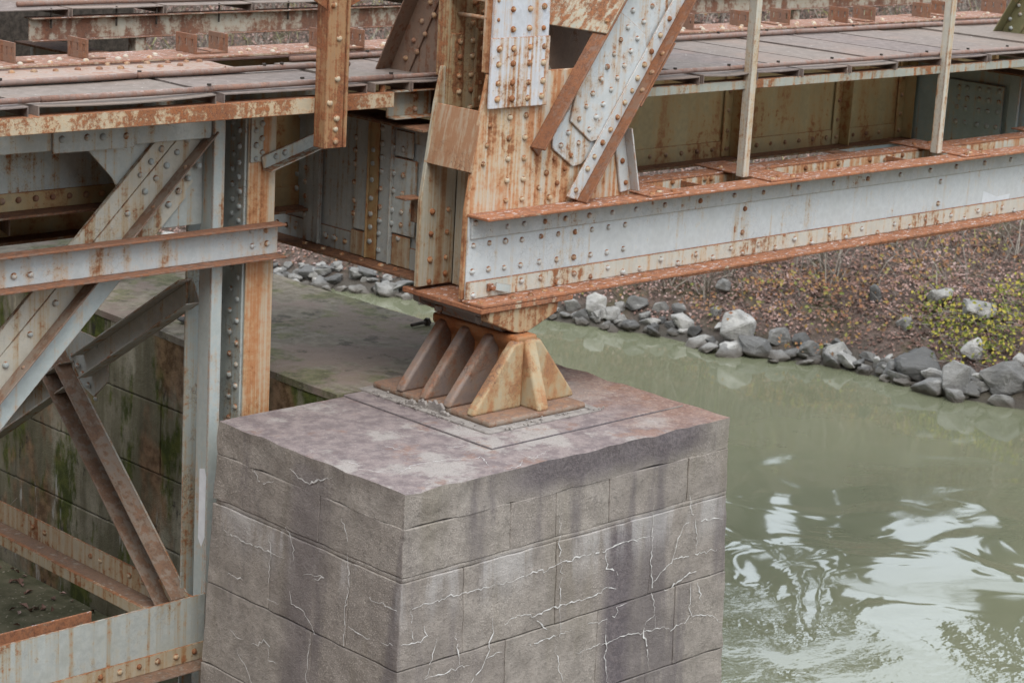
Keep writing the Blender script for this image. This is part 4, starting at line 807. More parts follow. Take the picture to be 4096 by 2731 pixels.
# ================================================================ track stringers with tie brackets
def stringer(y, label, x0, x1, brackets, riv):
    S = thing('track_stringer', label, 'stringer', ((x0 + x1) / 2, y, 1.03))
    wb = MB().box(x0, x1, y, y + .012, 1.03, 2.075).build('web_plate', M['ochre'], S, .002); F_WEB[S.name] = wb
    MB().box(x0, x1, y - .15, y + .16, 1.010, 1.0295).build('bottom_flange', M['fb_flange'], S, .003)
    MB().box(x0, x1, y - .013, y - .0005, 1.030, 1.165).build('bottom_angle', M['ochre'], S, .003)
    MB().box(x0, x1, y - .20, y + .21, 2.076, 2.092).build('top_flange', M['deck_dark'], S, .003)
    fx = x0
    for k in range(4):
        f2 = x0 + (x1 - x0) * (k + 1) / 4
        MB().box(fx + .003, f2 - .003, y - .19, y + .20, 2.0925, 2.110).build('cover_plate', M['bird'], S, .004); fx = f2
    for xs_ in riv:
        MB().box(xs_, xs_ + .10, y - .026, y - .0135, 1.035, 2.07).build('stiffener', M['ochre'], S, .003)
        MB().box(xs_ + .10, xs_ + .112, y - .13, y - .0005, 1.035, 2.07).build('stiffener_leg', M['ochre'], S, .003)
        rivets(wb, [(xs_ + .05, y - .026, z) for z in (1.1, 1.25, 1.42, 1.58, 1.75)], '-y', M['rv_dark'])
    return S
def brackets(S, L_):
    for i, (x, y0, y1, flip) in enumerate(L_):
        b = MB(); zb, zt = 2.1105, 2.235; th = .012; ww = (y1 - y0)
        b.box(x, x + th, y0, y1, zb, zb + .045).box(x, x + th, y0, y1, zb + .092, zt)
        ed = [0, .13, .21, .46, .54, .79, .87, 1]
        for k in range(0, 8, 2): b.box(x + .0002, x + th - .0002, y0 + ww * ed[k], y0 + ww * ed[k + 1], zb + .0445, zb + .0925)
        sg = -1 if flip else 1
        b.box(x + (th if sg > 0 else -.13), x + (.14 if sg > 0 else 0), y0, y1, zb, zb + .012)
        b.build('tie_bracket', M['clip'], S, .0015)
S1 = stringer(2.90, 'near track stringer with stained web and a row of slotted brackets on top', -6, 8.478, None, (5.93, 7.41, 8.33, 3.2))
brackets(S1, [(-.80, 2.80, 2.97, 0), (-.28, 2.81, 3.03, 0), (.54, 2.81, 3.03, 0), (.78, 2.80, 3.0, 1), (1.60, 2.77, 2.97, 0), (1.86, 2.70, 2.95, 1), (2.75, 2.8, 3.0, 0), (4.2, 2.8, 3.0, 0), (5.36, 2.79, 3.0, 0), (6.05, 2.80, 3.0, 0), (6.57, 2.79, 3.0, 1), (7.31, 2.75, 2.96, 0), (7.68, 2.74, 2.98, 1)])
rivets(S1, [(x + random.uniform(-.02, .02), y, 2.110) for i in range(42) for x, y in ((-2.0 + i * .24, 2.76), (-1.88 + i * .24, 2.86)) if not (.45 < x < .75)], '+z', M['rv_white'])
rivets(F_WEB[S1.name], [(x, 2.8865, 1.10) for x in [4.3 + .19 * i for i in range(21)]], '-y', M['rv_dark'])
S1b = stringer(2.92, 'continuation of the near track stringer past the far floor beam', 8.525, 14, None, (9.6,))
brackets(S1b, [(8.58, 2.80, 3.0, 0), (8.96, 2.80, 3.06, 1), (9.82, 2.83, 3.1, 0), (10.6, 2.83, 3.1, 1)])
rivets(S1b, [(8.65 + i * .2, 2.8 + .1 * (i % 2), 2.110) for i in range(16)], '+z', M['rv_white'])

# ================================================================ walkways of inverted steel channels
def channel(parent, x0, x1, y0, y1, zt, name='deck_plank', depth=.058, bend=.0, dx=.0):
    """an inverted channel: ribbed top with two turned-down legs; a little bent, as trodden steel is"""
    mb_ = MB(); nx_, ny_ = 6, 8; th = .007
    def sag(u, v): return bend * (4 * u * (1 - u)) * (1 if v < .2 else .4) + .0035 * mnoise.noise(Vector((x0 * 3 + u * 2, v * 2, zt)))
    for lay in (0, -th):
        for i in range(nx_ + 1):
            for j in range(ny_ + 1):
                u, v = i / nx_, j / ny_
                mb_.v.append((x0 + (x1 - x0) * u + dx * v, y0 + (y1 - y0) * v + .006 * mnoise.noise(Vector((x0 + u * 5, v, 1))), zt + lay - sag(u, v)))
    n = (nx_ + 1) * (ny_ + 1); idx = lambda i, j: i * (ny_ + 1) + j
    for i in range(nx_):
        for j in range(ny_):
            q = (idx(i, j), idx(i + 1, j), idx(i + 1, j + 1), idx(i, j + 1))
            mb_.f += [q, tuple(k + n for k in q[::-1])]
    for i in range(nx_):
        mb_.f += [(idx(i, 0), idx(i, 0) + n, idx(i + 1, 0) + n, idx(i + 1, 0)), (idx(i, ny_), idx(i + 1, ny_), idx(i + 1, ny_) + n, idx(i, ny_) + n)]
    for j in range(ny_):
        mb_.f += [(idx(0, j), idx(0, j + 1), idx(0, j + 1) + n, idx(0, j) + n), (idx(nx_, j), idx(nx_, j) + n, idx(nx_, j + 1) + n, idx(nx_, j + 1))]
    for xa in (x0, x1 - th):
        mb_.add([(xa + a + dx * v, y0 + (y1 - y0) * v, z) for a in (0, th) for v in (0, 1) for z in (zt - depth, zt - th)],
                [(0, 1, 3, 2), (4, 6, 7, 5), (0, 4, 5, 1), (2, 3, 7, 6), (0, 2, 6, 4), (1, 5, 7, 3)])
    return mb_.build(name, M['deckrib'], parent, 0)
t = NT('deck_ribbed')
def deckrib():
    t = NT('deck_ribbed_rust')
    n1 = t.noise(1.7, 6, .6); n2 = t.noise(15, 7, .68); n4 = t.noise(80, 3, .7)
    w = t.n.new('ShaderNodeTexWave'); w.wave_type = 'BANDS'; w.bands_direction = 'Y'; t.inp(w, 'Vector', t.pos)
    w.inputs['Scale'].default_value = 14; w.inputs['Distortion'].default_value = .6; w.inputs['Detail'].default_value = 1
    oi = t.n.new('ShaderNodeObjectInfo')
    c = t.mix(t.sstep(n2, .36, .64), (.150, .118, .105), (.215, .172, .155))
    c = t.mix(t.math('MULTIPLY', t.sstep(n1, .48, .64), .6), c, (.245, .17, .14))
    c = t.mix(t.math('MULTIPLY', oi.outputs['Random'], .35), c, (.25, .215, .165))
    c = t.mix(t.math('MULTIPLY', t.sstep(t.noise(26, 4, .7), .66, .69), .8), c, (.48, .45, .42))
    c = t.mix(t.math('MULTIPLY', t.sstep(n4, .58, .68), .35), c, (.12, .08, .07))
    h = t.math('MULTIPLY_ADD', w.outputs[1], .25, t.math('MULTIPLY_ADD', n2, .6, t.math('MULTIPLY', n4, .3)))
    return t.done(c, .85, t.bump(h, .4, .006), .25)
M['deckrib'] = deckrib()
def pipe(parent, x0, x1, y, z, r=.020):
    r *= .85
    n = max(2, int((x1 - x0) / .35)); pts = []
    for i in range(n + 1):
        x = x0 + (x1 - x0) * i / n; pts.append((x, y + .006 * mnoise.noise(Vector((x, y, 0))), z + .006 * mnoise.noise(Vector((x * 1.3, y, 4)))))
    o = MB().tube(pts, r, 12).build('pipe', M['pipe'], parent, 0, smooth=True)
    return o
def deck_bolts(parent, L_):
    for x, y, z in L_:
        MB().tube([(x, y, z), (x, y, z + .012)], .013, 6).build('bolt', M['iron_and_shade'], parent, 0)
# right-hand walkway
WR = thing('steel_walkway', 'wide walkway of brown steel channels with edge pipes, right of the diagonal', 'walkway', (6, 1.8, 2.0))
JX = [2.32, 2.90, 3.485, 4.085, 4.585, 5.14, 5.73, 6.33, 6.95, 7.55, 8.15, 8.75, 9.35, 9.95, 10.55]
for i in range(len(JX) - 1):
    channel(WR, JX[i] + .017, JX[i + 1] - .017, (1.055 if i else 1.6) + random.uniform(-.012, .012), 2.63, 2.058 + random.uniform(-.008, .006), bend=random.choice((.0, .004, .012, .002)))
pipe(WR, 2.3, 6.1, 1.13, 2.082); pipe(WR, 6.1, 10.5, 1.125, 2.082)
pipe(WR, 2.9, 6.4, 2.60, 2.082, .024); pipe(WR, 6.42, 10.5, 2.60, 2.083, .024)
deck_bolts(WR, [(x, 1.13, 2.10) for x in (3.30, 3.86, 4.40, 5.02, 5.62, 6.2, 6.75, 7.3, 7.9)] + [(x, 2.6, 2.104) for x in (4.9, 5.45, 6.05, 6.68, 7.2, 7.9, 8.5)])
MB().box(2.4, 10.6, 1.07, 1.08, 1.937, 1.999).box(2.4, 10.6, 1.08, 1.17, 1.9895, 1.999).build('fascia_angle', M['fascia_far'], WR, .003)
MB().box(2.4, 10.6, 2.45, 2.46, 1.90, 1.999).box(2.4, 10.6, 2.46, 2.54, 1.9895, 1.999).build('bearer_angle', M['fascia_far'], WR, .003)
# left-hand walkway
WL = thing('steel_walkway', 'narrow walkway of brown steel channels on the mottled rusty fascia, upper left', 'walkway', (-1, 1.9, 2.0))
JL = [-4.0, -2.65, -1.40, -.14, 1.02]
for i in range(len(JL) - 1):
    channel(WL, JL[i] + .03, JL[i + 1] - .03, 1.62 + random.uniform(-.01, .01), 2.34, 2.050, bend=.016 if i == 2 else .006)
channel(WL, 1.04, 1.335, 1.61, 2.63, 2.055); channel(WL, 1.345, 1.78, 1.60, 2.63, 2.052, bend=.004); channel(WL, 1.80, 2.30, 1.60, 2.63, 2.054)
channel(WL, .42, 1.03, 2.30, 2.63, 2.046)
pipe(WL, -4, -1.32, 1.69, 2.072, .020); pipe(WL, -1.31, -.15, 1.69, 2.072, .022); pipe(WL, -.15, 1.25, 1.69, 2.074, .022); pipe(WL, 1.25, 2.3, 1.685, 2.074, .018)
pipe(WL, -4, -.24, 2.33, 2.072, .021); pipe(WL, -.24, 1.42, 2.32, 2.074, .022); pipe(WL, 1.17, 2.9, 2.62, 2.078, .022)
deck_bolts(WL, [(-1.18, 2.33, 2.09), (-.22, 2.33, 2.09), (.55, 1.72, 2.092), (.86, 2.32, 2.094), (1.24, 1.69, 2.094), (-.17, 1.69, 2.092), (1.40, 2.62, 2.098), (1.83, 2.62, 2.098), (.72, 2.32, 2.094)])
MB().box(-4.2, 1.20, 1.603, 1.613, 1.897, 1.9935).box(-4.2, 1.20, 1.613, 1.70, 1.9835, 1.9935).build('fascia_angle', M['fascia'], WL, .003)
MB().box(-4.2, 1.1, 2.20, 2.21, 1.90, 1.9935).build('bearer_angle', M['fascia_far'], WL, .003)
MB().tube([(1.135, 1.65, 1.993), (1.135, 1.65, 2.04)], .022, 10).build('spacer', M['fascia'], WL, 0)
# C-shaped bracket carrying the end of the left walkway
cb = MB().box(1.225, 1.60, 1.70, 1.712, 1.815, 1.995).box(1.225, 1.60, 1.615, 1.70, 1.812, 1.824).box(1.225, 1.60, 1.615, 1.70, 1.985, 1.996)
cbo = cb.build('end_bracket', M['fascia_far'], WL, .003)
rivets(cbo, [(1.46, 1.70, 1.86), (1.46, 1.70, 1.95)], '-y', M['rv_pale'])
# far walkway
WF = thing('steel_walkway', 'far walkway with hollow channel ends on a peeling rusty beam, top of the picture', 'walkway', (3, 5.8, 1.9))
FY = 5.45
xx = -3.0
while xx < 13:
    wd = .86 if xx < 4 else .8
    channel(WF, xx + .012, xx + wd - .012, FY, 6.35, 2.108 if xx > .4 else 2.09 - .02 * random.random(), depth=.062, bend=.004); xx += wd
MB().box(.97, 13, FY + .05, FY + .062, 1.868, 2.030).box(.97, 13, FY, FY + .05, 1.864, 1.874).box(.97, 13, FY, FY + .12, 2.0305, 2.042).build('channel_beam', M['purlin'], WF, .003)
pipe(WF, .95, 4.4, FY + .18, 2.128, .024); pipe(WF, 4.4, 12.8, FY + .18, 2.128, .024)
deck_bolts(WF, [(x, FY + .18, 2.15) for x in (1.85, 2.25, 3.1, 3.9, 4.9)])
for x in (1.15, 1.73, 2.1, 2.7, 3.4): MB().tube([(x, FY + .03, 1.96), (x, FY + .03, 2.11)], .008, 6).build('bolt', M['iron_and_shade'], WF, 0)
for x in (1.9, 4.6, 7.3, 10): MB().box(x, x + .1, FY + .02, FY + .12, .9, 1.863).build('stub_post', M['purlin'], WF, .003)
MB().box(-3, 6.0, 6.3, 6.312, 2.14, 2.26).build('toe_board', M['fascia'], WF, .003)
# hanging handrail post fixed outside the left walkway
HP = thing('handrail_post', 'rusty double-angle handrail post hanging in front of the left walkway', 'handrail post', (.64, 1.5, 1.69))
pw = MB().box(.553, .695, 1.494, 1.506, 1.694, 3.4).build('front_plate', M['hangpost'], HP, .003)
MB().box(.700, .726, 1.490, 1.56, 1.694, 3.4).build('angle', M['hangpost'], HP, .003)
MB().box(.553, .565, 1.5065, 1.60, 1.694, 3.4).build('angle', M['hangpost'], HP, .003)
MB().prism([(.553, 2.535), (.553, 3.2), (.10, 3.2), (.44, 2.60)], 1, 1.508, 1.518).build('wing_plate', M['hangpost'], HP, .002)
MB().prism([(.727, 2.545), (.84, 2.595), (1.2, 3.2), (.727, 3.2)], 1, 1.508, 1.518).build('wing_plate', M['hangpost'], HP, .002)
rivets(pw, RP('hp', 1.494) + RP('hp2', 1.494), '-y', M['rv_rust'], .021, .018)

# ================================================================ approach girder with riveted cover plate
AG = thing('plate_girder', 'approach girder with a cover plate of staggered rivets behind the left walkway', 'girder', (-2, 2.55, 1.27))
MB().box(-6, .60, 2.45, 2.464, 1.29, 2.055).build('web_plate', M['tgus'], AG, .002)
MB().box(-6, .60, 2.35, 2.76, 2.0555, 2.070).build('top_flange', M['cover'], AG, .003)
_agm = MB().prism([(-6, 2.355), (.42, 2.355), (.52, 2.45), (.55, 2.66), (.48, 2.75), (-6, 2.755)], 2, 2.0705, 2.086)
ag_c = MB(); ag_c.v, ag_c.f = _agm.v, _agm.f
ag_c = ag_c.build('cover_plate', M['cover'], AG, .006, 2)
MB().box(-6, .60, 2.30, 2.62, 1.272, 1.289).build('bottom_flange', M['fb_flange'], AG, .003)
ag_a = MB().box(-6, .60, 2.437, 2.4495, 1.29, 1.40).build('bottom_angle', M['ochre'], AG, .003)
rivets(ag_c, RP('cov', 2.086), '+z', M['rv_dark'], .021, .017)
rivets(ag_a, RP('lgir', 2.437), '-y', M['rv_dark'], .021, .018)

# ================================================================ trestle tower at the left
TT = thing('trestle_tower', 'rusty and pale blue riveted trestle tower with crossed bracing at left', 'trestle', (.35, 2.1, -2.33))
c0 = MB().box(.37, .585, 2.0, 2.012, -2.33, 1.89).build('column', M['col_orange'], TT, .003)
MB().box(.370, .382, 2.0125, 2.26, -2.33, 1.89).build('column_web', M['col_web'], c0, .003)
MB().box(.353, .3695, 2.016, 2.105, -2.33, 1.89).build('angle_leg', M['col_web'], c0, .003)
MB().box(.360, .3695, 2.107, 2.185, -2.33, 1.89).build('angle_leg', M['col_web'], c0, .003)
MB().box(.573, .585, 2.0125, 2.26, -2.33, 1.89).build('column_web', M['col_web'], c0, .003)
MB().box(.104, .585, 2.262, 2.276, -2.33, 1.89).build('back_plate', M['col_web'], c0, .003)
p0 = MB().box(.105, .19, 2.0, 2.012, -2.33, 1.89).build('pale_angle', M['col_pale'], c0, .003)
MB().box(.105, .117, 2.0125, 2.13, -2.33, 1.89).build('pale_angle', M['col_pale'], c0, .003)
cz = [z for _, z in RV['col'][2]]
rivets(c0, [(.353 if y < 2.1 else .360, min(y, 2.10) if y < 2.105 else y, z) for (y, z) in RV['col'][2] + RV['col2'][2]], '-x', M['rv_blue'], .0205, .018)
rivets(c0, [(.353, 2.075, -.235 - .168 * i) for i in range(11)] + [(.360, 2.135, -.15 - .168 * i) for i in range(11)], '-x', M['rv_blue'], .0205, .018)
MB().box(.375, .475, 1.986, 1.9995, 1.545, 1.885).build('top_plate', M['tblue'], c0, .003)
rivets(c0, RP('coltop', 1.986), '-y', M['rv_blue'])
MB().prism([(2.082, -.414), (2.03, -.40), (2.012, -.45), (2.016, -.86), (2.05, -.93), (2.085, -.88)], 0, .1038, .1048).build('paint_patch', M['whitepaint'], c0, 0)
MB().prism([(.47, 1.50), (1.02, 1.66), (1.0, 1.74), (.45, 1.58)], 1, 1.9715, 1.984).prism([(.47, 1.50), (1.02, 1.66), (1.022, 1.652), (.472, 1.49)], 1, 1.90, 1.984).build('small_brace', M['tblue'], TT, .003)
rivets(TT, [(.56, 1.9715, 1.575), (.63, 1.9715, 1.595), (.93, 1.9715, 1.68)], '-y', M['rv_blue'])
# horizontal channel strut
st = MB().box(-6, .592, 1.970, 1.984, .955, 1.145).build('channel_strut', M['strut'], TT, .003)
MB().box(-6, .592, 1.880, 1.984, 1.1455, 1.160).build('top_flange', M['strut_fl'], st, .003)
MB().box(-6, .592, 1.880, 1.984, .940, .9545).build('bottom_flange', M['strut_fl'], st, .003)
rivets(st, RP('strut', 1.970), '-y', M['rv_pale'])
# top chord and gusset
tc = MB().box(-6, .10, 2.02, 2.034, 1.715, 1.89).build('top_chord', M['tgus'], TT, .003)
MB().box(-1.03, -.47, 2.006, 2.0195, 1.70, 1.83).build('splice_plate', M['tgus'], tc, .003)
rivets(tc, RP('tch', 2.006), '-y', M['rv_blue'], .022, .016)
MB().prism([(-.76, 1.72), (-.47, 1.85), (.104, 1.85), (.104, 1.165), (-.35, 1.165), (-.558, 1.506)], 1, 2.1095, 2.122).build('gusset_plate', M['tgus'], tc, .003)
# main diagonal, s along it from the top right, t across to lower right
E0 = Vector((-.487, 0, 1.500)); ED = Vector((-.716, 0, -.698)); EN = Vector((.698, 0, -.716))
def EP(s, t): p = E0 + ED * s + EN * t; return (p.x, p.z)
S0 = -.52; S1_ = 5.6
dm = MB().prism([EP(S0, 0), EP(S1_, 0), EP(S1_, .40), EP(S0 + .2, .40)], 1, 2.093, 2.109).build('diagonal', M['tdiag'], TT, .003)
MB().prism([EP(S0, 0), EP(S1_, 0), EP(S1_, .105), EP(S0, .105)], 1, 2.078, 2.0925).build('edge_angle', M['tdiag'], dm, .003)
MB().prism([EP(S0, .11), EP(S1_, .11), EP(S1_, .255), EP(S0, .255)], 1, 2.078, 2.0925).build('angle_leg', M['tdiag'], dm, .003)
MB().prism([EP(S0 - .1, .245), EP(S1_, .245), EP(S1_, .257), EP(S0 - .1, .257)], 1, 1.986, 2.0778).build('angle_flange', M['tbrown'], dm, .003)
MB().prism([EP(.42, .258), EP(S1_, .258), EP(S1_, .42), EP(.42, .42)], 1, 2.066, 2.0925).build('pale_leg', M['col_pale'], dm, .003)
MB().prism([EP(S0 + .2, .258), EP(.40, .258), EP(.55, .42), EP(S0 + .3, .42)], 1, 2.080, 2.0925).build('connection_plate', M['tdiag'], dm, .003)
rivets(dm, [(x + .058, 2.078, z - .022) for x, _, z in RP('ldia') + RP('ldia1')], '-y', M['rv_blue'], .021, .018)
_eq = (-EN).to_track_quat('Z', 'Y').to_euler()
rivets(dm, [(EP(s, .245)[0], 2.03, EP(s, .245)[1]) for s in (-.32, 0.0, .3, 1.25, 1.55, 1.85, 2.2)], _eq, M['rv_dark'], .014, .010)
# lower strut (plate with riveted angle)
bs = MB().box(-6, .10, 1.985, 1.998, -1.66, -1.225).build('bottom_strut', M['tblue'], TT, .003)
MB().box(-6, .20, 1.968, 1.9845, -1.66, -1.545).build('angle_leg', M['tochre'], bs, .003)
MB().box(-6, .20, 1.84, 1.9845, -1.675, -1.661).build('angle_flange', M['tbrown'], bs, .003)
rivets(bs, RP('bstr', 1.968), '-y', M['rv_rust'], .021, .018)
MB().box(-6, -.55, 2.3, 2.315, -1.42, -1.30).build('back_plate', M['chord_top'], bs, .003)
# cross bracing in the plane of the column
TX = .13
def crossbar(a, b, w, name, m1, m2, flange=.10, side=1):
    a = Vector((TX, a[0], a[1])); b = Vector((TX, b[0], b[1])); d = (b - a).normalized(); n = Vector((0, -d.z, d.y)) * side
    o = MB().bar(a - n * w / 2, b - n * w / 2, n * w, Vector((.013, 0, 0))).build(name, m1, TT, .003)
    MB().bar(a - n * w / 2 - Vector((flange, 0, 0)), b - n * w / 2 - Vector((flange, 0, 0)), Vector((flange - .0005, 0, 0)), n * .012).build('flange', m2, o, .003)
    MB().bar(a + n * (w / 2 - .012) - Vector((flange, 0, 0)), b + n * (w / 2 - .012) - Vector((flange, 0, 0)), Vector((flange - .0005, 0, 0)), n * .012).build('flange', m2, o, .003)
    return o
crossbar((2.28, -1.40), (3.78, -.06), .20, 'cross_brace', M['tblue'], M['tbrown'], .13)
crossbar((2.20, .72), (3.42, -.04), .17, 'cross_brace', M['tblue'], M['tblue'], .10)
crossbar((3.55, -.12), (6.2, -1.8), .17, 'cross_brace', M['tblue'], M['tblue'], .10)
MB().prism([(3.2, .16), (3.75, .18), (3.78, -.12), (3.35, -.25), (3.18, -.1)], 0, TX + .014, TX + .026).build('gusset_plate', M['tblue'], TT, .003)
rivets(TT, [(TX - .001, y, z) for y, z in RV['tdr'][2]], '-x', M['rv_blue'])
ls = MB().box(TX - .02, TX - .006, 2.14, 7.0, -1.46, -1.30).build('cross_strut', M['tochre'], TT, .003)
MB().box(TX - .16, TX - .0205, 2.14, 7.0, -1.466, -1.452).build('flange', M['tbrown'], ls, .003)
MB().box(TX - .19, TX - .16, 2.14, 7.0, -1.52, -1.44).build('lip', M['tochre'], ls, .003)
rivets(ls, [(TX - .02, y, -1.37) for y in (2.7, 2.85, 3.2, 3.32, 3.9, 4.05)], '-x', M['rv_rust'])
# lateral bracing glimpsed under the approach girder
lb = MB().bar((-.9, 2.7, 1.18), (-.2, 5.2, 1.18), (.10, -.03, 0), (0, 0, .012)).bar((-.9, 2.7, 1.18), (-.2, 5.2, 1.18), (.012, 0, 0), (0, 0, -.10)).build('lateral_brace', M['tbrown'], TT, .003)
MB().bar((-1.3, 4.6, 1.2), (.2, 2.6, 1.2), (.09, .03, 0), (0, 0, .012)).bar((-1.3, 4.6, 1.2), (.2, 2.6, 1.2), (.012, 0, 0), (0, 0, -.10)).build('lateral_brace', M['tdiag'], TT, .003)
# far girder, added: its near-black colour paints the deep shade below the far walkway
AF = thing('plate_girder', 'near-black far girder added as painted shadow below the far walkway', 'girder', (-2, 5.7, 1.2))
MB().box(-6, 3.2, 7.4, 7.414, .9, 2.03).build('web_plate', M['iron_and_shade'], AF, .002)
MB().box(-6, 3.2, 7.2, 7.6, .88, .899).build('bottom_flange', M['iron_and_shade'], AF, .003)
MB().box(-6, .93, 6.36, 7.6, 2.035, 2.05).build('top_plate', M['iron_and_shade'], AF, .003)  # roof plate added to close off light over the web
MB().box(-6, .6, 6.1, 6.114, 1.0, 2.0).build('diaphragm', M['iron_and_shade'], AF, .003)

# ================================================================ bearing
BR = thing('bridge_bearing', 'rusty ribbed cast bearing pedestal and rocker shoe on top of the pier', 'bearing', (1.68, 1.2, .03))
MB().prism([(1.245, .632), (2.095, .622), (2.105, 1.77), (1.25, 1.765)], 2, .022, .066).build('base_plate', M['bearing_dirt'], BR, .018, 3)
XC = 1.69
pe = MB().prism([(1.60, .07), (1.655, .40), (1.60, .47), (1.60, .525), (1.785, .525), (1.785, .47), (1.735, .40), (1.78, .07)], 1, .79, 1.60).build('pedestal', M['bearing_rust'], BR, .02, 3)
for yc in (.815, 1.04, 1.265, 1.49):
    for sg in (-1, 1):
        poly = [(XC + sg * .03, .06), (XC + sg * .03, .50), (XC + sg * .115, .495), (XC + sg * .435, .105), (XC + sg * .455, .06)]
        m_ = M['bearing'] if (yc < .9 or sg > 0) else M['bearing_grey']
        MB().prism(poly, 1, yc - .038, yc + .038).build('rib', m_, pe, .022, 4)
for y0, y1, yt in ((.80, .64, .785), (1.59, 1.76, 1.605)):
    MB().prism([(y0 + (.05 if y1 < y0 else -.05), .06), (y0 + (.05 if y1 < y0 else -.05), .505), (yt, .505), (y1, .11), (y1 - (.012 if y1 < y0 else -.012), .06)], 0, 1.665, 1.765).build('end_rib', M['bearing'], pe, .02, 4)
# upper shoe
SHP = [(1.395, .6995), (1.40, .635), (1.615, .545), (1.68, .528), (1.75, .528), (2.01, .628), (2.02, .6995)]
us = MB().prism([(1.40, .6990), (1.40, .655), (1.50, .63), (1.585, .56), (1.60, .531), (1.775, .531), (1.79, .56), (1.87, .63), (2.01, .655), (2.01, .6990)], 1, .93, 1.50).build('upper_shoe', M['shoe_grey'], BR, .012, 3)
MB().prism(SHP, 1, .852, .9295).build('shoe_rib', M['shoe'], us, .010, 3)
MB().prism(SHP, 1, 1.5005, 1.572).build('shoe_rib', M['shoe_grey'], us, .010, 3)
for x, y in ((1.44, 1.36), (1.46, 1.0), (1.97, .99), (1.97, 1.36)):
    MB().tube([(x, y, .585), (x, y, .66)], .014, 8).tube([(x, y, .60), (x, y, .64)], .030, 6).build('bolt_nut', M['shoe_grey'], us, .003)

# ================================================================ loose bits on the pier and wall
def chunk_mesh(n=16, seed=0, flat=1.0):
    rr = random.Random(seed); bm = bmesh.new()
    for i in range(n):
        v = Vector((rr.gauss(0, 1), rr.gauss(0, 1), rr.gauss(0, 1))).normalized() * rr.uniform(.8, 1.05)
        v.z *= flat; bm.verts.new(v)
    r_ = bmesh.ops.convex_hull(bm, input=bm.verts)
    bmesh.ops.delete(bm, geom=[v for v in bm.verts if not v.link_faces], context='VERTS')
    bmesh.ops.bevel(bm, geom=list(bm.edges), offset=.05, segments=1, affect='EDGES', profile=.6)
    bmesh.ops.triangulate(bm, faces=bm.faces)
    bmesh.ops.subdivide_edges(bm, edges=[e for e in bm.edges if e.calc_length() > .35], cuts=2, use_grid_fill=True)
    for v in bm.verts:
        c_ = v.co * 1.7 + Vector((seed, seed * 2, 0)); k = .09 * mnoise.noise(c_) + .05 * mnoise.noise(c_ * 2.7)
        v.co += v.co.normalized() * k
    bmesh.ops.recalc_face_normals(bm, faces=bm.faces)
    me_ = bpy.data.meshes.new('stone'); bm.to_mesh(me_); bm.free(); return me_
def stone(name, me_, loc, dims, rot, label, cat, group=None):
    o = bpy.data.objects.new(name, me_); col.objects.link(o); o.location = loc
    o.scale = (dims[0] / 2, dims[1] / 2, dims[2] / 2); o.rotation_euler = rot
    return tag(o, label, cat, group)
bl = MB(); bl.tube([(2.555, 2.86, .04), (2.71, 2.862, .045)], .013, 10); bl.tube([(2.70, 2.862, .045), (2.728, 2.862, .045)], .032, 6)
tag(bl.build('bolt', M['iron_and_shade'], bevel=.002), 'long rusty loose bolt lying at the edge of the wall top', 'bolt')
tag(MB().bar((1.30, 3.97, .020), (1.40, 4.08, .024), (.075, -.07, 0), (0, 0, .012)).build('steel_plate', M['clip'], bevel=.002), 'small square rusty plate lying on the wall top behind the column', 'plate')
cm = chunk_mesh(14, 91, .6); cm.materials.append(M['rock'])
stone('stone', cm, (1.24, 3.84, .05), (.15, .10, .08), (0, 0, .3), 'grey stone beside the square plate on the wall top', 'stone')
for i, (x, y, w, h) in enumerate(((1.19, 1.30, .06, .045), (1.21, 1.22, .08, .06), (1.225, 1.11, .15, .075), (1.20, 1.0, .08, .035))):
    poly = [(-.5, 0), (-.52, .5), (-.3, .9), (-.1, .7), (.08, 1.0), (.22, .7), (.45, .75), (.5, 0)]
    m_ = MB(); k = .5 + .06 * i
    pts = [(y + a * w, .022 + b * h) for a, b in poly]
    m_.prism(pts, 0, x - .01, x + .012)
    tag(m_.build('mortar_shard', M['grout'], bevel=.003), ['small upright mortar shard leftmost by the bearing base', 'short upright mortar shard second from left by the bearing base', 'largest upright mortar shard leaning on the bearing base', 'low mortar shard right of the largest one by the bearing base'][i], 'mortar shard')
mb = MB(); rr = random.Random(3)
for i in range(90):
    if i < 40: x, y = rr.uniform(1.3, 2.2), .575 + rr.gauss(0, .025)
    else: x, y = 1.17 + rr.gauss(0, .03), rr.uniform(.7, 1.7)
    s = rr.uniform(.004, .014); a = rr.uniform(0, 3)
    mb.bar((x, y, .024), (x + s * math.cos(a), y + s * math.sin(a), .024 + s * .3), (-s * math.sin(a), s * math.cos(a), 0), (0, 0, s * .8))
tag(mb.build('mortar_crumbs', M['grout'], bevel=0), 'crumbs of pale mortar scattered round the bearing base', 'debris', kind='stuff')

# ================================================================ far bank: riprap, leaf litter, vines, brush, trees
rock_me = []
for i in range(10):
    m_ = chunk_mesh(random.randint(11, 20), 20 + i, random.uniform(.7, 1.0)); m_.materials.append(M['rock']); rock_me.append(m_)
LAB = {0: 'pale rounded boulder at the water just right of the bearing shoe', 10: 'big dark slanted boulder jutting over the water mid bank', 11: 'long low slab rock at the water below the slanted boulder',
       12: 'light blocky rock above the long low slab', 28: 'broad grey boulder at the water line near the yellow vines', 29: 'angular rock in the water in front of the broad grey boulder',
       30: 'dark upright boulder right of the broad grey boulder', 31: 'large dark boulder at the right edge below the yellow vines', 32: 'low rock in the water at the lower right bank',
       33: 'dark rock between the two yellow vine patches', 34: 'olive-grey rock half buried in leaves up the bank', 35: 'dark flat-topped rock up the bank among the vines',
       36: 'grey rock sunk in leaves in the middle of the slope', 27: 'pale upright rock left of the broad grey boulder', 54: 'rounded boulder on the shore seen left below the floor beam', 55: 'largest pale boulder on the shore below the floor beam'}
